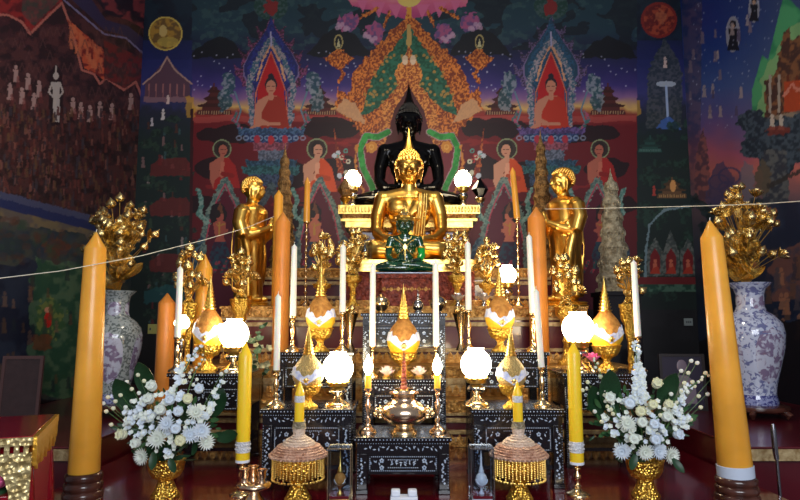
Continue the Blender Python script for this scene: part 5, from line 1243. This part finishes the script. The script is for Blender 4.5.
# gold bouquets
def vase(name, label, loc, prof, m, cat='vase', n=36, part='body', group=None):
    t = thing(name, label, cat, loc, group=group); MB().lathe(prof, n).build(part, m, t, ang=60); return t
def porcelain_vase(px, label, d, yt, yb, rpx, m, mm, zb=ZS):
    x = X(px, 350, d); zt = at(px, yt, d).z; r = rpx*d/F; st = .09
    s = thing('vase_stand', 'dark carved wooden stand under the ' + label.split(',')[0], 'stand', (x, d, zb))
    MB().lathe([(0,st*.55), (r*.95,st*.55), (r*1.0,st*.7), (r*.98,st*.9), (r*.8,st), (0,st)], 32).build('ring', WOOD, s, ang=60)
    for k in range(5): a = 2*PI*k/5+.3; MB().tube([(r*.85*math.cos(a), r*.85*math.sin(a), st*.6), (r*1.05*math.cos(a), r*1.05*math.sin(a), st*.35), (r*.95*math.cos(a), r*.95*math.sin(a), .014)], [.022, .02, .012], 8).build('leg', WOOD, s)
    z0 = zb+st; h = zt-z0
    t = thing('porcelain_vase', label, 'vase', (x, d, z0))
    P = [(0,0), (.66,0), (.68,.02), (.62,.08), (.66,.16), (.8,.3), (.96,.46), (1.0,.58), (.94,.66), (.72,.725), (.5,.76), (.44,.8), (.44,.9), (.5,.95), (.66,.985), (.7,1.0), (.62,1.0), (.4,.92), (0,.9)]
    MB().lathe([(a*r, b*h) for a, b in P], 48).build('body', m, t, ang=60)
    MB().lathe([(a*r*1.004, b*h) for a, b in P[1:4]], 48).build('foot_band', PORCD, t, ang=60)
    # painted medallions following the body
    def medal(a0, z0_, z1_, ha):
        b = MB(); vs = []; fs = []; nu, nv = 12, 14; pr = P[3:13]
        def rad(z):
            for (ra, za), (rb, zb_) in zip(pr, pr[1:]):
                if za <= z <= zb_: return ra+(rb-ra)*(z-za)/(zb_-za)
            return pr[-1][0]
        for j in range(nv+1):
            z = z0_+(z1_-z0_)*j/nv; u = 2*j/nv-1; w = ha*math.sqrt(max(0, 1-abs(u)**2.6))+.002
            for i in range(nu+1):
                a = a0+w*(2*i/nu-1); q = rad(z)*r*1.006; vs.append((q*math.cos(a), q*math.sin(a), z*h))
        for j in range(nv):
            for i in range(nu): o = j*(nu+1)+i; fs.append((o, o+1, o+nu+2, o+nu+1))
        b.add(vs, fs); b.build('medallion', PORCM, t)
    for k in range(4): medal(-PI/2+.15+k*PI/2, .17, .63, .58); medal(-PI/2+.15+k*PI/2, .77, .9, .6)
    return (x, d, zt)
vl = porcelain_vase(115, 'grey green porcelain vase with painted medallions, behind the left great candle', 4.4, 291, 0, 25, PORCG, 0)
vr = porcelain_vase(753, 'blue and white porcelain vase behind the right great candle', 4.3, 283, 0, 29, PORC, 0)
gold_bouquet('large gilded lotus bouquet in the grey green porcelain vase', (vl[0]-.01, vl[1], vl[2]-.03), .27, .72, 44, 1, 'big gilded bouquets in the porcelain vases', bs=.068)
gold_bouquet('large gilded lotus bouquet in the blue and white porcelain vase', (vr[0]-.02, vr[1], vr[2]-.03), .26, .74, 46, 2, 'big gilded bouquets in the porcelain vases', bs=.068)
def footed(label, px, d, z, ytop, rpx, m=GOLDR, group='gold footed stands of the bouquets'):
    x = X(px, ytop, d); h = at(px, ytop, d).z-z; r = rpx*d/F
    t = thing('footed_stand', label, 'stand', (x, d, z), group=group)
    MB().lathe([(0,0), (r*.9,0), (r*.85,h*.05), (r*.4,h*.14), (r*.3,h*.35), (r*.42,h*.4), (r*.3,h*.45), (0,h*.45)], 24).build('foot', m, t, ang=60)
    MB().lathe([(0,h*.45), (r*.3,h*.45), (r*.34,h*.6), (r*.6,h*.7), (r*.55,h*.76), (r*.95,h*.84), (r*1.0,h*.95), (r*1.1,h*.97), (r*1.1,h), (r*.9,h), (r*.8,h*.9), (0,h*.88)], 24).build('bowl', m, t, ang=60)
    for k in range(7):
        a = 2*PI*k/7+.2; inst('rim_leaf', ME_GLEAF2, t, (r*.8*math.cos(a), r*.8*math.sin(a), h), toward((0,0,1)) @ Quaternion((0,0,1), a-PI/2) @ Quaternion((1,0,0), R(14)), r*1.5)
    return (x, d, h+z)
for px, d, z, yt, r, Wp, ytop, n, sd, lab in (
    (189, 4.12, ZC, 303, 8, 19, 248, 16, 11, 'behind the leftmost white candle'),
    (241, 4.32, ZB, 299, 10, 17, 252, 18, 12, 'above the left globe lamp, before the left standing statue'),
    (566, 4.32, ZB, 306, 11, 17, 258, 18, 13, 'above the right globe lamp, before the right standing statue'),
    (629, 4.14, ZC, 304, 9, 18, 262, 14, 14, 'below the pale pagoda, beside the rightmost white candle'),
    (322, 4.6, ZA, 284, 9, 14, 236, 20, 15, 'on the steps just above the raised left saffron bud'),
    (353, 4.58, ZA, 276, 9, 17, 232, 20, 16, 'on the steps left of the green statue'),
    (457, 4.58, ZA, 276, 9, 16, 236, 20, 17, 'on the steps right of the green statue'),
    (487, 4.6, ZA, 284, 8, 13, 240, 18, 18, 'on the steps beside the high globe lamp')):
    l = footed('gold footed stand holding the bouquet ' + lab, px, d, z, yt, r)
    gold_bouquet('gilded lotus bouquet ' + lab, l, Wp*d/F, at(px, ytop, d).z-l[2], n, sd, 'gilded lotus bouquets on footed stands', bs=.06)
# trumpet vases and small things
for px, w in ((350, 'left'), (461, 'right')):
    t = thing('trumpet_vase', 'dark gold trumpet vase behind the inner %s white candle' % w, 'vase', P3(px, 340, 3.83, TB)); 
    MB().lathe([(0,0), (.034,0), (.03,.01), (.012,.05), (.016,.09), (.03,.15), (.048,.22), (.052,.225), (.045,.22), (0,.16)], 24).build('body', BRASS, t, ang=60)
    for k in range(5): inst('lotus_bud', ME_BUD, t, (.02*math.cos(k*1.3), .02*math.sin(k*1.3), .2+.01*k), toward((math.cos(k*1.3)*.5, math.sin(k*1.3)*.5, 1)), .04)
for px, m, nm, cat in ((418, SILVER, 'small silver stupa on the tallest inlaid table', 'stupa'),):
    t = thing('small_stupa', nm, cat, P3(px, 305, 3.88, TC)); MB().lathe([(0,0), (.03,0), (.03,.008), (.02,.016), (.033,.03), (.036,.055), (.026,.075), (.012,.083), (0,.083)], 20).build('bell', m, t, ang=60)
    MB().lathe([(.012,.083), (.014,.09), (.008,.096), (.011,.102), (.006,.108), (.008,.114), (.003,.125), (.0004,.15)], 12).build('spire', m, t, ang=60)
for px, m, w in ((438, SILVER, 'right'), (381, BRASS, 'left')):
    t = thing('covered_bowl', 'small %s covered bowl at the %s end of the tallest inlaid table' % ('silver' if m is SILVER else 'gold', w), 'bowl', P3(px, 305, 3.9, TC)); MB().lathe([(0,0), (.028,0), (.02,.012), (.045,.035), (.055,.06), (.055,.066), (0,.066)], 24).build('bowl', m, t, ang=60); MB().lathe([(0,.0665), (.055,.0665), (.045,.09), (.02,.105), (.008,.108), (.012,.118), (0,.125)], 24).build('lid', m, t, ang=60)
for px, w in ((365, 'left'), (452, 'right')):
    t = thing('glass_dome', 'clear glass dome over a small ornament by the %s knee of the gold Buddha' % w, 'dome', P3(px, 250, 4.75, ZG))
    MB().lathe([(0,0), (.062,0), (.062,.012), (0,.012)], 24).build('base', GOLD, t, ang=60)
    MB().lathe([(.058,.0122), (.058,.13), (.05,.165), (.03,.19), (.0005,.2), (.0005,.198), (.028,.188), (.048,.163), (.056,.13), (.056,.0122)], 28).build('glass_cover', GLASS, t, ang=70)
    b = MB(); b.lathe([(.0,.0125), (.03,.0125), (.022,.03), (.03,.05), (.02,.08), (.012,.1), (.002,.15), (0,.15)], 14); b.build('ornament', SILVER, t)
t = thing('pink_lotus', 'small pink lotus flower in a low cup beside the right saffron bud', 'flower', P3(593, 360, 3.545, TO))
MB().lathe([(0,0), (.02,0), (.012,.02), (.03,.05), (.034,.06), (0,.06)], 16).build('cup', BRASS, t, ang=60)
for ring, (cnt, tilt, L) in enumerate(((8, 20, .05), (7, 45, .052), (5, 70, .05))):
    for k in range(cnt): MB().petal(L, .032, .6, .25, TR(z=.062, rz=2*PI*(k+.5*ring)/cnt) @ TR(0, .004, 0, rx=R(tilt)), tip=.5).build('petal', PINK, t)
for px, w in ((458, 'below the right inner bouquet'), (484, 'beside the raised right saffron bud')):
    t = thing('crystal_lotus', 'silvery crystal lotus on the steps ' + w, 'lotus ornament', P3(px, 300, 4.49, ZA)); MB().lathe([(0,0), (.03,0), (.014,.02), (.02,.035), (0,.035)], 16).build('foot', SILVER, t, ang=60)
    inst('blossom', ME_CLOT, t, (0, 0, .033), None, .07)
t = thing('flower_posy', 'dusky green and cream flowers left of the thick brown orange candle', 'flowers', P3(257, 360, 4.12, ZC)); rp = random.Random(8)
DUSK = [m_small(mat('dusky cream petal', (168, 164, 130), .6)), m_small(mat('dusky green petal', (96, 120, 92), .6)), m_leaf(LEAFG, .5, .8)]
MB().lathe([(0,0), (.04,0), (.05,.05), (.04,.12), (.05,.15), (0,.15)], 20).build('pot', BLACKL, t, ang=60)
for k in range(34):
    a = rp.uniform(0, 6.28); r = .085*math.sqrt(rp.random()); p = Vector((r*math.cos(a), -abs(r*math.sin(a))*.6, rp.uniform(.17, .46)))
    inst('blossom' if k % 3 else 'leaf', DUSK[k % 3-1], t, p, toward(p-Vector((0, .06, .25)), a), rp.uniform(.028, .045) if k % 3 else .08)
MB().tube([(0,0,.12), (0,.0,.42)], [.012, .004], 8).build('stem', STEMG, t)
# cotton threads
def thread(label, pts):
    tag(MB().tube([at(*p) for p in pts], .0019, 5).build('cotton_thread', THREAD), label, 'thread')
thread('white cotton thread sagging from upper candle tops across the left side', [(-40, 283, 2.2), (60, 271, 2.7), (140, 256, 3.1), (200, 241, 3.5), (246, 228, 3.9), (274, 216.5, 4.24)])
thread('white cotton thread stretched level across the right side mural', [(545, 209, 4.26), (600, 208.3, 3.9), (700, 206, 3.2), (760, 204, 2.7), (840, 198.5, 2.2)])
# wall fittings
def plate(px, py, w, h, m, label, btn):
    t = thing('wall_switch', label, 'switch', (0, 0, 0)); p = at(px, py, YB-.002); t.location = (p.x, YB-.001, p.z)
    MB().box(-w, w, -.014, 0, -h, h).build('plate', m, t, bevel=.003)
    for k in range(btn): MB().box(-w*.6+k*w*.45, -w*.6+k*w*.45+w*.3, -.018, -.0142, -h*.25, h*.25).build('button', mat('grey plastic', (90, 96, 100), .5), t)
plate(153, 329, .05, .05, mat('yellowed plastic', (190, 186, 110), .5), 'yellowed square switch plate on the dark wall behind the left flowers', 1)
plate(688, 322, .045, .038, mat('grey white plastic', (150, 160, 160), .5), 'pale switch plate with three buttons on the dark wall at right', 3)
# leaning board and framed portrait
t = thing('leaning_board', 'dark brown bordered board propped against the wall at far left', 'board', (X(21, 390, 4.3), 4.3, ZS)); w, h = .128, at(21, 356, 4.3).z-ZS
MB().box(-w, w, 0, .015, 0, h).build('panel', DARKP, t); g = MB(); g.box(-w-.002, w+.002, -.008, .018, h-.02, h+.002); g.box(-w-.002, -w+.018, -.008, .018, 0, h-.0202); g.box(w-.018, w+.002, -.008, .018, 0, h-.0202); g.build('border', mat('brown border', (84, 58, 58), .4), t)
t.rotation_euler = (R(-5), 0, R(8)); t.location.y -= .02
MB().box(-.02, .02, .016, .05, 0, h*.7).build('prop_bar', DARKF, t)
t = thing('framed_portrait', 'dark framed portrait of a person in pale clothes standing behind the right white flowers', 'picture', (X(684, 390, 4.6), 4.6, ZS)); w, h = .16, at(684, 354, 4.6).z-ZS
MB().box(-w+.02, w-.02, 0, .012, .02, h-.02).build('picture', mat('dark print', (44, 36, 56), .3), t)
g = MB(); g.box(-w, w, -.01, .016, h-.02, h); g.box(-w, w, -.01, .016, 0, .02); g.box(-w, -w+.02, -.01, .016, .0202, h-.0202); g.box(w-.02, w, -.01, .016, .0202, h-.0202); g.build('frame', DARKF, t)
g = MB(); g.ball((0, -.001, h*.78), (.036, .003, .048), 16, 10); g.prism([(-.09, .05), (.09, .05), (.085, h*.5), (.03, h*.62), (-.03, h*.62), (-.085, h*.5)], -.003, -.0005); g.build('printed_figure', mat('pale print', (120, 104, 118), .4), t)
t.rotation_euler = (R(-4), 0, R(-6)); MB().box(-.02, .02, .018, .05, 0, h*.7).build('prop_bar', DARKF, t)
# microphone stand
d = 3.12; x = X(780, 470, d)
t = thing('microphone_stand', 'slim metal microphone stand beside the right great candle', 'microphone stand', (x, d, ZF)); zt = at(775, 424, d).z-ZF; ch = mat('brushed steel', (150, 150, 158), .25, 1)
MB().tube([(0,0,.06), (-.012,0,zt-.17)], .0075, 10).build('pole', ch, t); MB().tube([(-.012,0,zt-.168), (-.016,0,zt-.14), (-.02,0,zt-.03), (-.02,0,zt)], [.011, .013, .013, .008], 12).build('grip', ch, t)
MB().ball((0,0,.055), .022).build('hub', DARKF, t)
MB().lathe([(0,0), (.05,0), (.05,.012), (.02,.03), (0,.03)], 24).build('round_base', DARKF, t)
# red and gold table at far left
t = thing('offering_table', 'red lacquered table with carved gold apron and fringe at the lower left', 'table', (0, 0, 0))
FRc = at(33, 436, 2.0); t.location = (FRc.x, FRc.y, ZF); t.rotation_euler = (0, 0, R(22)); ht = FRc.z-ZF
Wt, Dt = .62, .5
MB().box(-Wt, 0, 0, Dt, ht-.022, ht).build('tabletop', REDG, t, bevel=.004)
PGOLD = mat('pale carved gold', (226, 206, 150), .35, .6, 1.0, 60, col2=(176, 150, 96), vscale=40, voro=True)
YGOLD = mat('yellow gold fringe', (238, 180, 70), .32, .8, .6, 60)
g = MB().box(-Wt-.004, .004, -.012, -.0002, ht-.026, ht-.002); 
for k in range(24): g.box(-Wt+k*.026, -Wt+k*.026+.014, -.01, 0, ht-.05, ht-.0262)
g.build('front_cornice', PGOLD, t); g = MB().box(.0002, .014, -.012, Dt, ht-.026, ht-.001); g.build('side_cornice', YGOLD, t)
g = MB(); 
for k in range(18):
    y = .01+k*Dt/18; L = .05+.035*abs(math.sin(k*.9+.6))
    g.prism([(0, 0), (.024, 0), (.020, -L*.6), (.012, -L), (.004, -L*.6)], -.006, .006, T=TR(.006, y, ht-.026, rz=PI/2))
g.build('side_fringe', YGOLD, t)
sc_ = [(-Wt, ht-.05), (0, ht-.05), (-.0, ht-.30), (-.05, ht-.30), (-.055, ht-.17), (-.07, ht-.12), (-.10, ht-.095), (-.13, ht-.10), (-.15, ht-.14), (-.19, ht-.2), (-.24, ht-.22), (-.29, ht-.19), (-.34, ht-.22), (-.38, ht-.16), (-.44, ht-.13), (-.5, ht-.16), (-.56, ht-.24), (-Wt, ht-.3)]
MB().prism(sc_[::-1], -.008, .012).build('carved_apron', PGOLD, t)
MB().box(-Wt+.03, -.02, .03, Dt-.02, ht-.1, ht-.0225).build('red_frieze', REDG, t)
for (x0, y0) in ((-.03, .03), (-.03, Dt-.04), (-Wt+.03, .03), (-Wt+.03, Dt-.04)):
    MB().tube([(x0, y0, ht-.1), (x0+.01, y0, ht-.3), (x0-.01, y0, .3), (x0, y0, .1), (x0+.02, y0-.01, 0.0)], [.034, .04, .03, .026, .034], 12).build('leg', REDG, t)
MB().box(-.06, -.0, .05, Dt-.05, ht-.42, ht-.1002).build('side_panel', VELVET, t, bevel=.01)
MB().box(-Wt+.03, -.03, .02, Dt-.02, ht-.2, ht-.18).build('shelf', REDG, t, bevel=.003)
t2 = thing('pink_lotus', 'bright pink fabric lotus lying on the shelf of the red and gold table', 'flower', t.matrix_basis @ Vector((-.06, -.0, ht-.2)))
t2.location = Vector(t.location) + Matrix.Rotation(R(22), 3, 'Z') @ Vector((-.1, .07, ht-.18))
for ring, (cnt, tilt, L) in enumerate(((8, 16, .06), (7, 45, .06), (5, 70, .05))):
    for k in range(cnt): MB().petal(L, .036, .6, .25, TR(z=.012, rz=2*PI*(k+.5*ring)/cnt) @ TR(0, .004, 0, rx=R(tilt)), tip=.5).build('petal', PINK, t2)
MB().lathe([(0,0), (.03,0), (.03,.01), (0,.014)], 14).build('base', LEAFG, t2)
# ------------------------------------------------------------------ white flower arrangements
ROSES = [m_rose(PETW), m_rose(PETC), m_rose(PETB)]; MUMS = [m_mum(PETW), m_mum(PETB)]; SMALL = [m_small(PETW), m_small(PETB)]; CB = [m_cbud(PETW), m_cbud(PETC)]
LEAFS = [m_leaf(LEAFG, .5, .8), m_leaf(LEAFG, .34, .6), m_leaf(LEAFL, .4, .8), m_leaf(LEAFG, .3, .6)]
def arrangement(cx, cy, d, bowl_lab, lab, roses, mums, bigs, sprays, budpts, leaves, sd, ph_bowl, bm):
    zr = at(cx, 459, d).z; x = X(cx, 475, d); q = d/F
    b = thing('flower_bowl', bowl_lab, 'bowl', (x, d, 0))
    MB().lathe([(0,0), (q*13,0), (q*13.4,.008), (q*11,.025), (q*8.5,.05), (q*7,.072), (q*7.6,.078), (0,.078)], 32, fn=lambda a, z, r: r*(1+.02*math.cos(a*14))).build('foot', bm, b, ang=60)
    MB().lathe([(0,.078), (q*8,.078), (q*13,.09), (q*16,.115), (q*17.5,zr-.01), (q*18.2,zr), (q*15,zr), (q*12,.11), (0,.1)], 36, fn=lambda a, z, r: r*(1+.025*math.cos(a*16))).build('bowl', bm, b, ang=60)
    t = thing('flower_arrangement', lab, 'flowers', (x, d, zr-.03)); rd = random.Random(sd); O = Vector((x, d, zr-.03))
    C0 = at(cx, cy, d)
    def pos(px, py, extra=0):
        p = at(px, py, d); r = math.hypot((px-cx)/62, (py-cy)/62)
        return at(px, py, d-.13*max(0, 1-r*r)+.02-extra)-O
    Ln = Vector((0, .03, .1))
    def put(nm, me, px, py, s, f=.55, extra=0):
        p = pos(px, py, extra); dr = (p-Ln).normalized()*f+Vector((0, -.8, .15))
        inst(nm, me, t, p, toward(dr, rd.uniform(0, 6)), s); return p
    for k, (px, py) in enumerate(roses): put('rose', ROSES[(k*2+sd) % 3], px, py, q*11*rd.uniform(.9, 1.08))
    for k, (px, py) in enumerate(mums): put('chrysanthemum', MUMS[k % 2], px, py, q*9*rd.uniform(.85, 1.1))
    for (px, py, n, R_) in bigs:
        for k in range(n): a = rd.uniform(0, 6.28); r = R_*math.sqrt(rd.random()); put('small_blossom', SMALL[k % 2], px+r*math.cos(a), py+r*math.sin(a), q*4.6, .5, .01)
    for k in range(95):                                   # filler blossoms between the large heads
        a = rd.uniform(0, 6.28); r = math.sqrt(rd.random()); px, py = cx+42*r*math.cos(a), 424+30*r*math.sin(a)
        if all(math.hypot(px-u, py-v) > 5 for u, v in list(roses)+list(mums)): put('small_blossom', SMALL[k % 2], px, py, q*rd.uniform(3.2, 5), .6, -.02)
    for pts, n, wd, s0, s1, me in sprays:
        P = [pos(*p) for p in pts]; st = MB().tube([P[0]*.3]+P, [.004]+[.003]*(len(P)-1)+[.0015], 5).build('spray_stem', STEMG, t)
        for k in range(n):
            u = k/(n-1)*(len(pts)-1); i = min(int(u), len(pts)-2); f = u-i
            px = pts[i][0]*(1-f)+pts[i+1][0]*f+rd.uniform(-wd, wd)*(1-.55*k/n); py = pts[i][1]*(1-f)+pts[i+1][1]*f+rd.uniform(-2, 2)
            put('small_blossom' if me else 'flower_bud', SMALL[k % 2] if me else CB[k % 2], px, py, q*1.4*(s0+(s1-s0)*k/n), .6)
    for px, py in budpts:
        p = put('flower_bud', CB[rd.randrange(2)], px, py, q*4.2)
        MB().tube([p*.25, p*.6+Vector((0, .03, .0)), p], [.002, .0018, .0012], 5).build('bud_stem', STEMG, t)
    for (px, py, L, an, k, back) in leaves:
        p = pos(px, py)+Vector((0, back, 0)); v = Vector((math.cos(R(an)), 0, math.sin(R(an))))
        z = Vector((0, -1, .25)).normalized(); xq = v.cross(z).normalized(); z = xq.cross(v)
        m3 = Matrix((xq, v, z)).transposed(); inst('leaf', LEAFS[k+(2 if L < 14 else 0)], t, p, m3.to_quaternion(), L*q)
    f = MB()
    for k in range(90):
        a = rd.uniform(0, 2*PI); r = .13*math.sqrt(rd.random()); z = rd.uniform(.02, .2); T = TR(r*math.cos(a), r*math.sin(a)*.5+.02, z, rx=rd.uniform(-1, 1), ry=rd.uniform(-1, 1), rz=a)
        f.petal(rd.uniform(.06, .1), .035, .8, .1, T, nu=3, nv=2)
    f.build('foliage', LEAFG, t)['kind'] = 'stuff'
    return t
lv = []
rl = random.Random(4)
for k in range(70):
    a = rl.uniform(-30, 210); lv.append((166+rl.uniform(16, 54)*math.cos(R(a))*.9, 430-rl.uniform(15, 50)*math.sin(R(a))*.7, rl.uniform(7, 13.5), a+rl.uniform(-20, 20), rl.randrange(2), .05))
lv += [(128, 420, 46, 112, 0, .08), (140, 400, 40, 100, 0, .1), (205, 420, 36, 60, 0, .1), (215, 440, 26, 10, 0, .03), (165, 446, 16, -85, 0, -.13), (180, 452, 15, -60, 0, -.13)]
arrangement(166, 425, 2.95, 'gold footed bowl under the left white flower arrangement', 'white rose and chrysanthemum arrangement between the left great candle and tall yellow candle',
    [(153.7,388.5), (171,402), (188,401), (162,411.6), (179,413), (125.5,435), (139,443), (176.5,429.6), (180.6,440.5), (151,401), (199,391)],
    [(158,439), (190,435), (143,456), (201,431), (206,442), (167,424), (196,413)], [(144,422,26,12), (140,404,8,7), (129,418,7,6), (170,452,5,5), (206,412,7,6)],
    [([(172,405), (180,378), (190,360), (200,347)], 22, 7, 4.6, 2.0, True), ([(205,420), (214,398), (222,382)], 14, 5, 4, 2.4, True), ([(150,420), (172,395), (183,375)], 12, 5, 3.6, 2.6, True), ([(190,385), (196,370), (206,356)], 12, 7, 2.6, 1.6, False)],
    [(128,383), (133,390), (140,394), (145,382), (117,402), (115,409), (127,408), (109.5,398), (129,420), (139,376), (122,396), (133,402), (221,375), (226,372), (113,425), (108,412), (105,404)], lv, 0, 0, GOLDR)
lv = []
for k in range(80):
    a = rl.uniform(-30, 210); lv.append((645+rl.uniform(16, 58)*math.cos(R(a)), 428-rl.uniform(15, 54)*math.sin(R(a))*.7, rl.uniform(7, 13.5), a+rl.uniform(-20, 20), rl.randrange(2), .05))
lv += [(606, 420, 38, 112, 0, .08), (618, 415, 48, 100, 0, .08), (668, 408, 38, 70, 0, .08), (628, 450, 16, -120, 0, -.1), (660, 452, 15, -60, 0, -.13)]
arrangement(645, 425, 2.95, 'gold footed bowl under the right white flower arrangement', 'white rose and delphinium arrangement between the right tall yellow candle and great candle',
    [(629,405.5), (666,406), (633.4,439), (653,439.5), (639.5,413), (641,423.5), (652,425), (655,386), (610.6,400), (675,435), (651,406.5), (664,418)],
    [(627.6,423.5), (622,451), (645,452), (658,451), (670,455)], [(655,432,14,8), (675,425,14,9), (640,398,8,6), (681,418,8,6)],
    [([(639,402), (640,385), (637,365), (635,342)], 60, 7, 5.0, 2.2, True), ([(672,418), (680,400), (688,386)], 16, 7, 4.2, 2.8, True), ([(655,420), (680,395), (700,380), (711,372)], 14, 4, 3, 1.8, False), ([(620,420), (600,395), (586,388)], 12, 4, 3, 1.8, False), ([(612,405), (600,372), (592,358)], 10, 5, 2.8, 1.6, False)],
    [(696,364), (711,379), (687,374), (691,383), (699,408), (689,420), (683,384), (686,393), (670,395), (583,391), (595,412), (602,422), (611,410), (704,374), (680,372), (690,362), (706,395), (697,397), (601,378), (609,372), (588,383)], lv, 2, 0, GOLDR)
# ------------------------------------------------------------------ light, camera
sc = bpy.context.scene
w = bpy.data.worlds.new('world'); sc.world = w; w.use_nodes = True
bg = w.node_tree.nodes['Background']; bg.inputs['Color'].default_value = (.62, .65, .74, 1); bg.inputs['Strength'].default_value = .24
def area(name, loc, target, size, energy, col):
    l = bpy.data.lights.new(name, 'AREA'); l.shape = 'RECTANGLE'; l.size, l.size_y = size; l.energy = energy; l.color = col
    o = bpy.data.objects.new(name, l); COL.objects.link(o); o.location = loc
    o.rotation_euler = (Vector(target)-Vector(loc)).to_track_quat('-Z', 'Y').to_euler(); return o
area('daylight_doorway', (.5, -1.2, 1.9), (0, 4, .6), (2.6, 1.8), 142, (.88, .93, 1))
area('ceiling_spotlight', (.1, 3.3, 3.5), (.1, 4.6, 1.2), (.5, .5), 24, (1, .86, .62))
cam = bpy.data.cameras.new('camera'); cam.lens = F/800*36; cam.sensor_width = 36; cam.clip_start = .05
co = bpy.data.objects.new('camera', cam); COL.objects.link(co); co.location = (0, 0, H); co.rotation_euler = (R(90)+PIT, 0, 0)
sc.camera = co
vs = sc.view_settings; vs.view_transform = 'Standard'; vs.look = 'None'; vs.exposure = 0.15; vs.gamma = 1; vs.use_curve_mapping = False
try: sc.cycles.use_denoising = True; sc.cycles.sample_clamp_indirect = 6; sc.cycles.max_bounces = 8; sc.cycles.transparent_max_bounces = 16
except Exception: pass
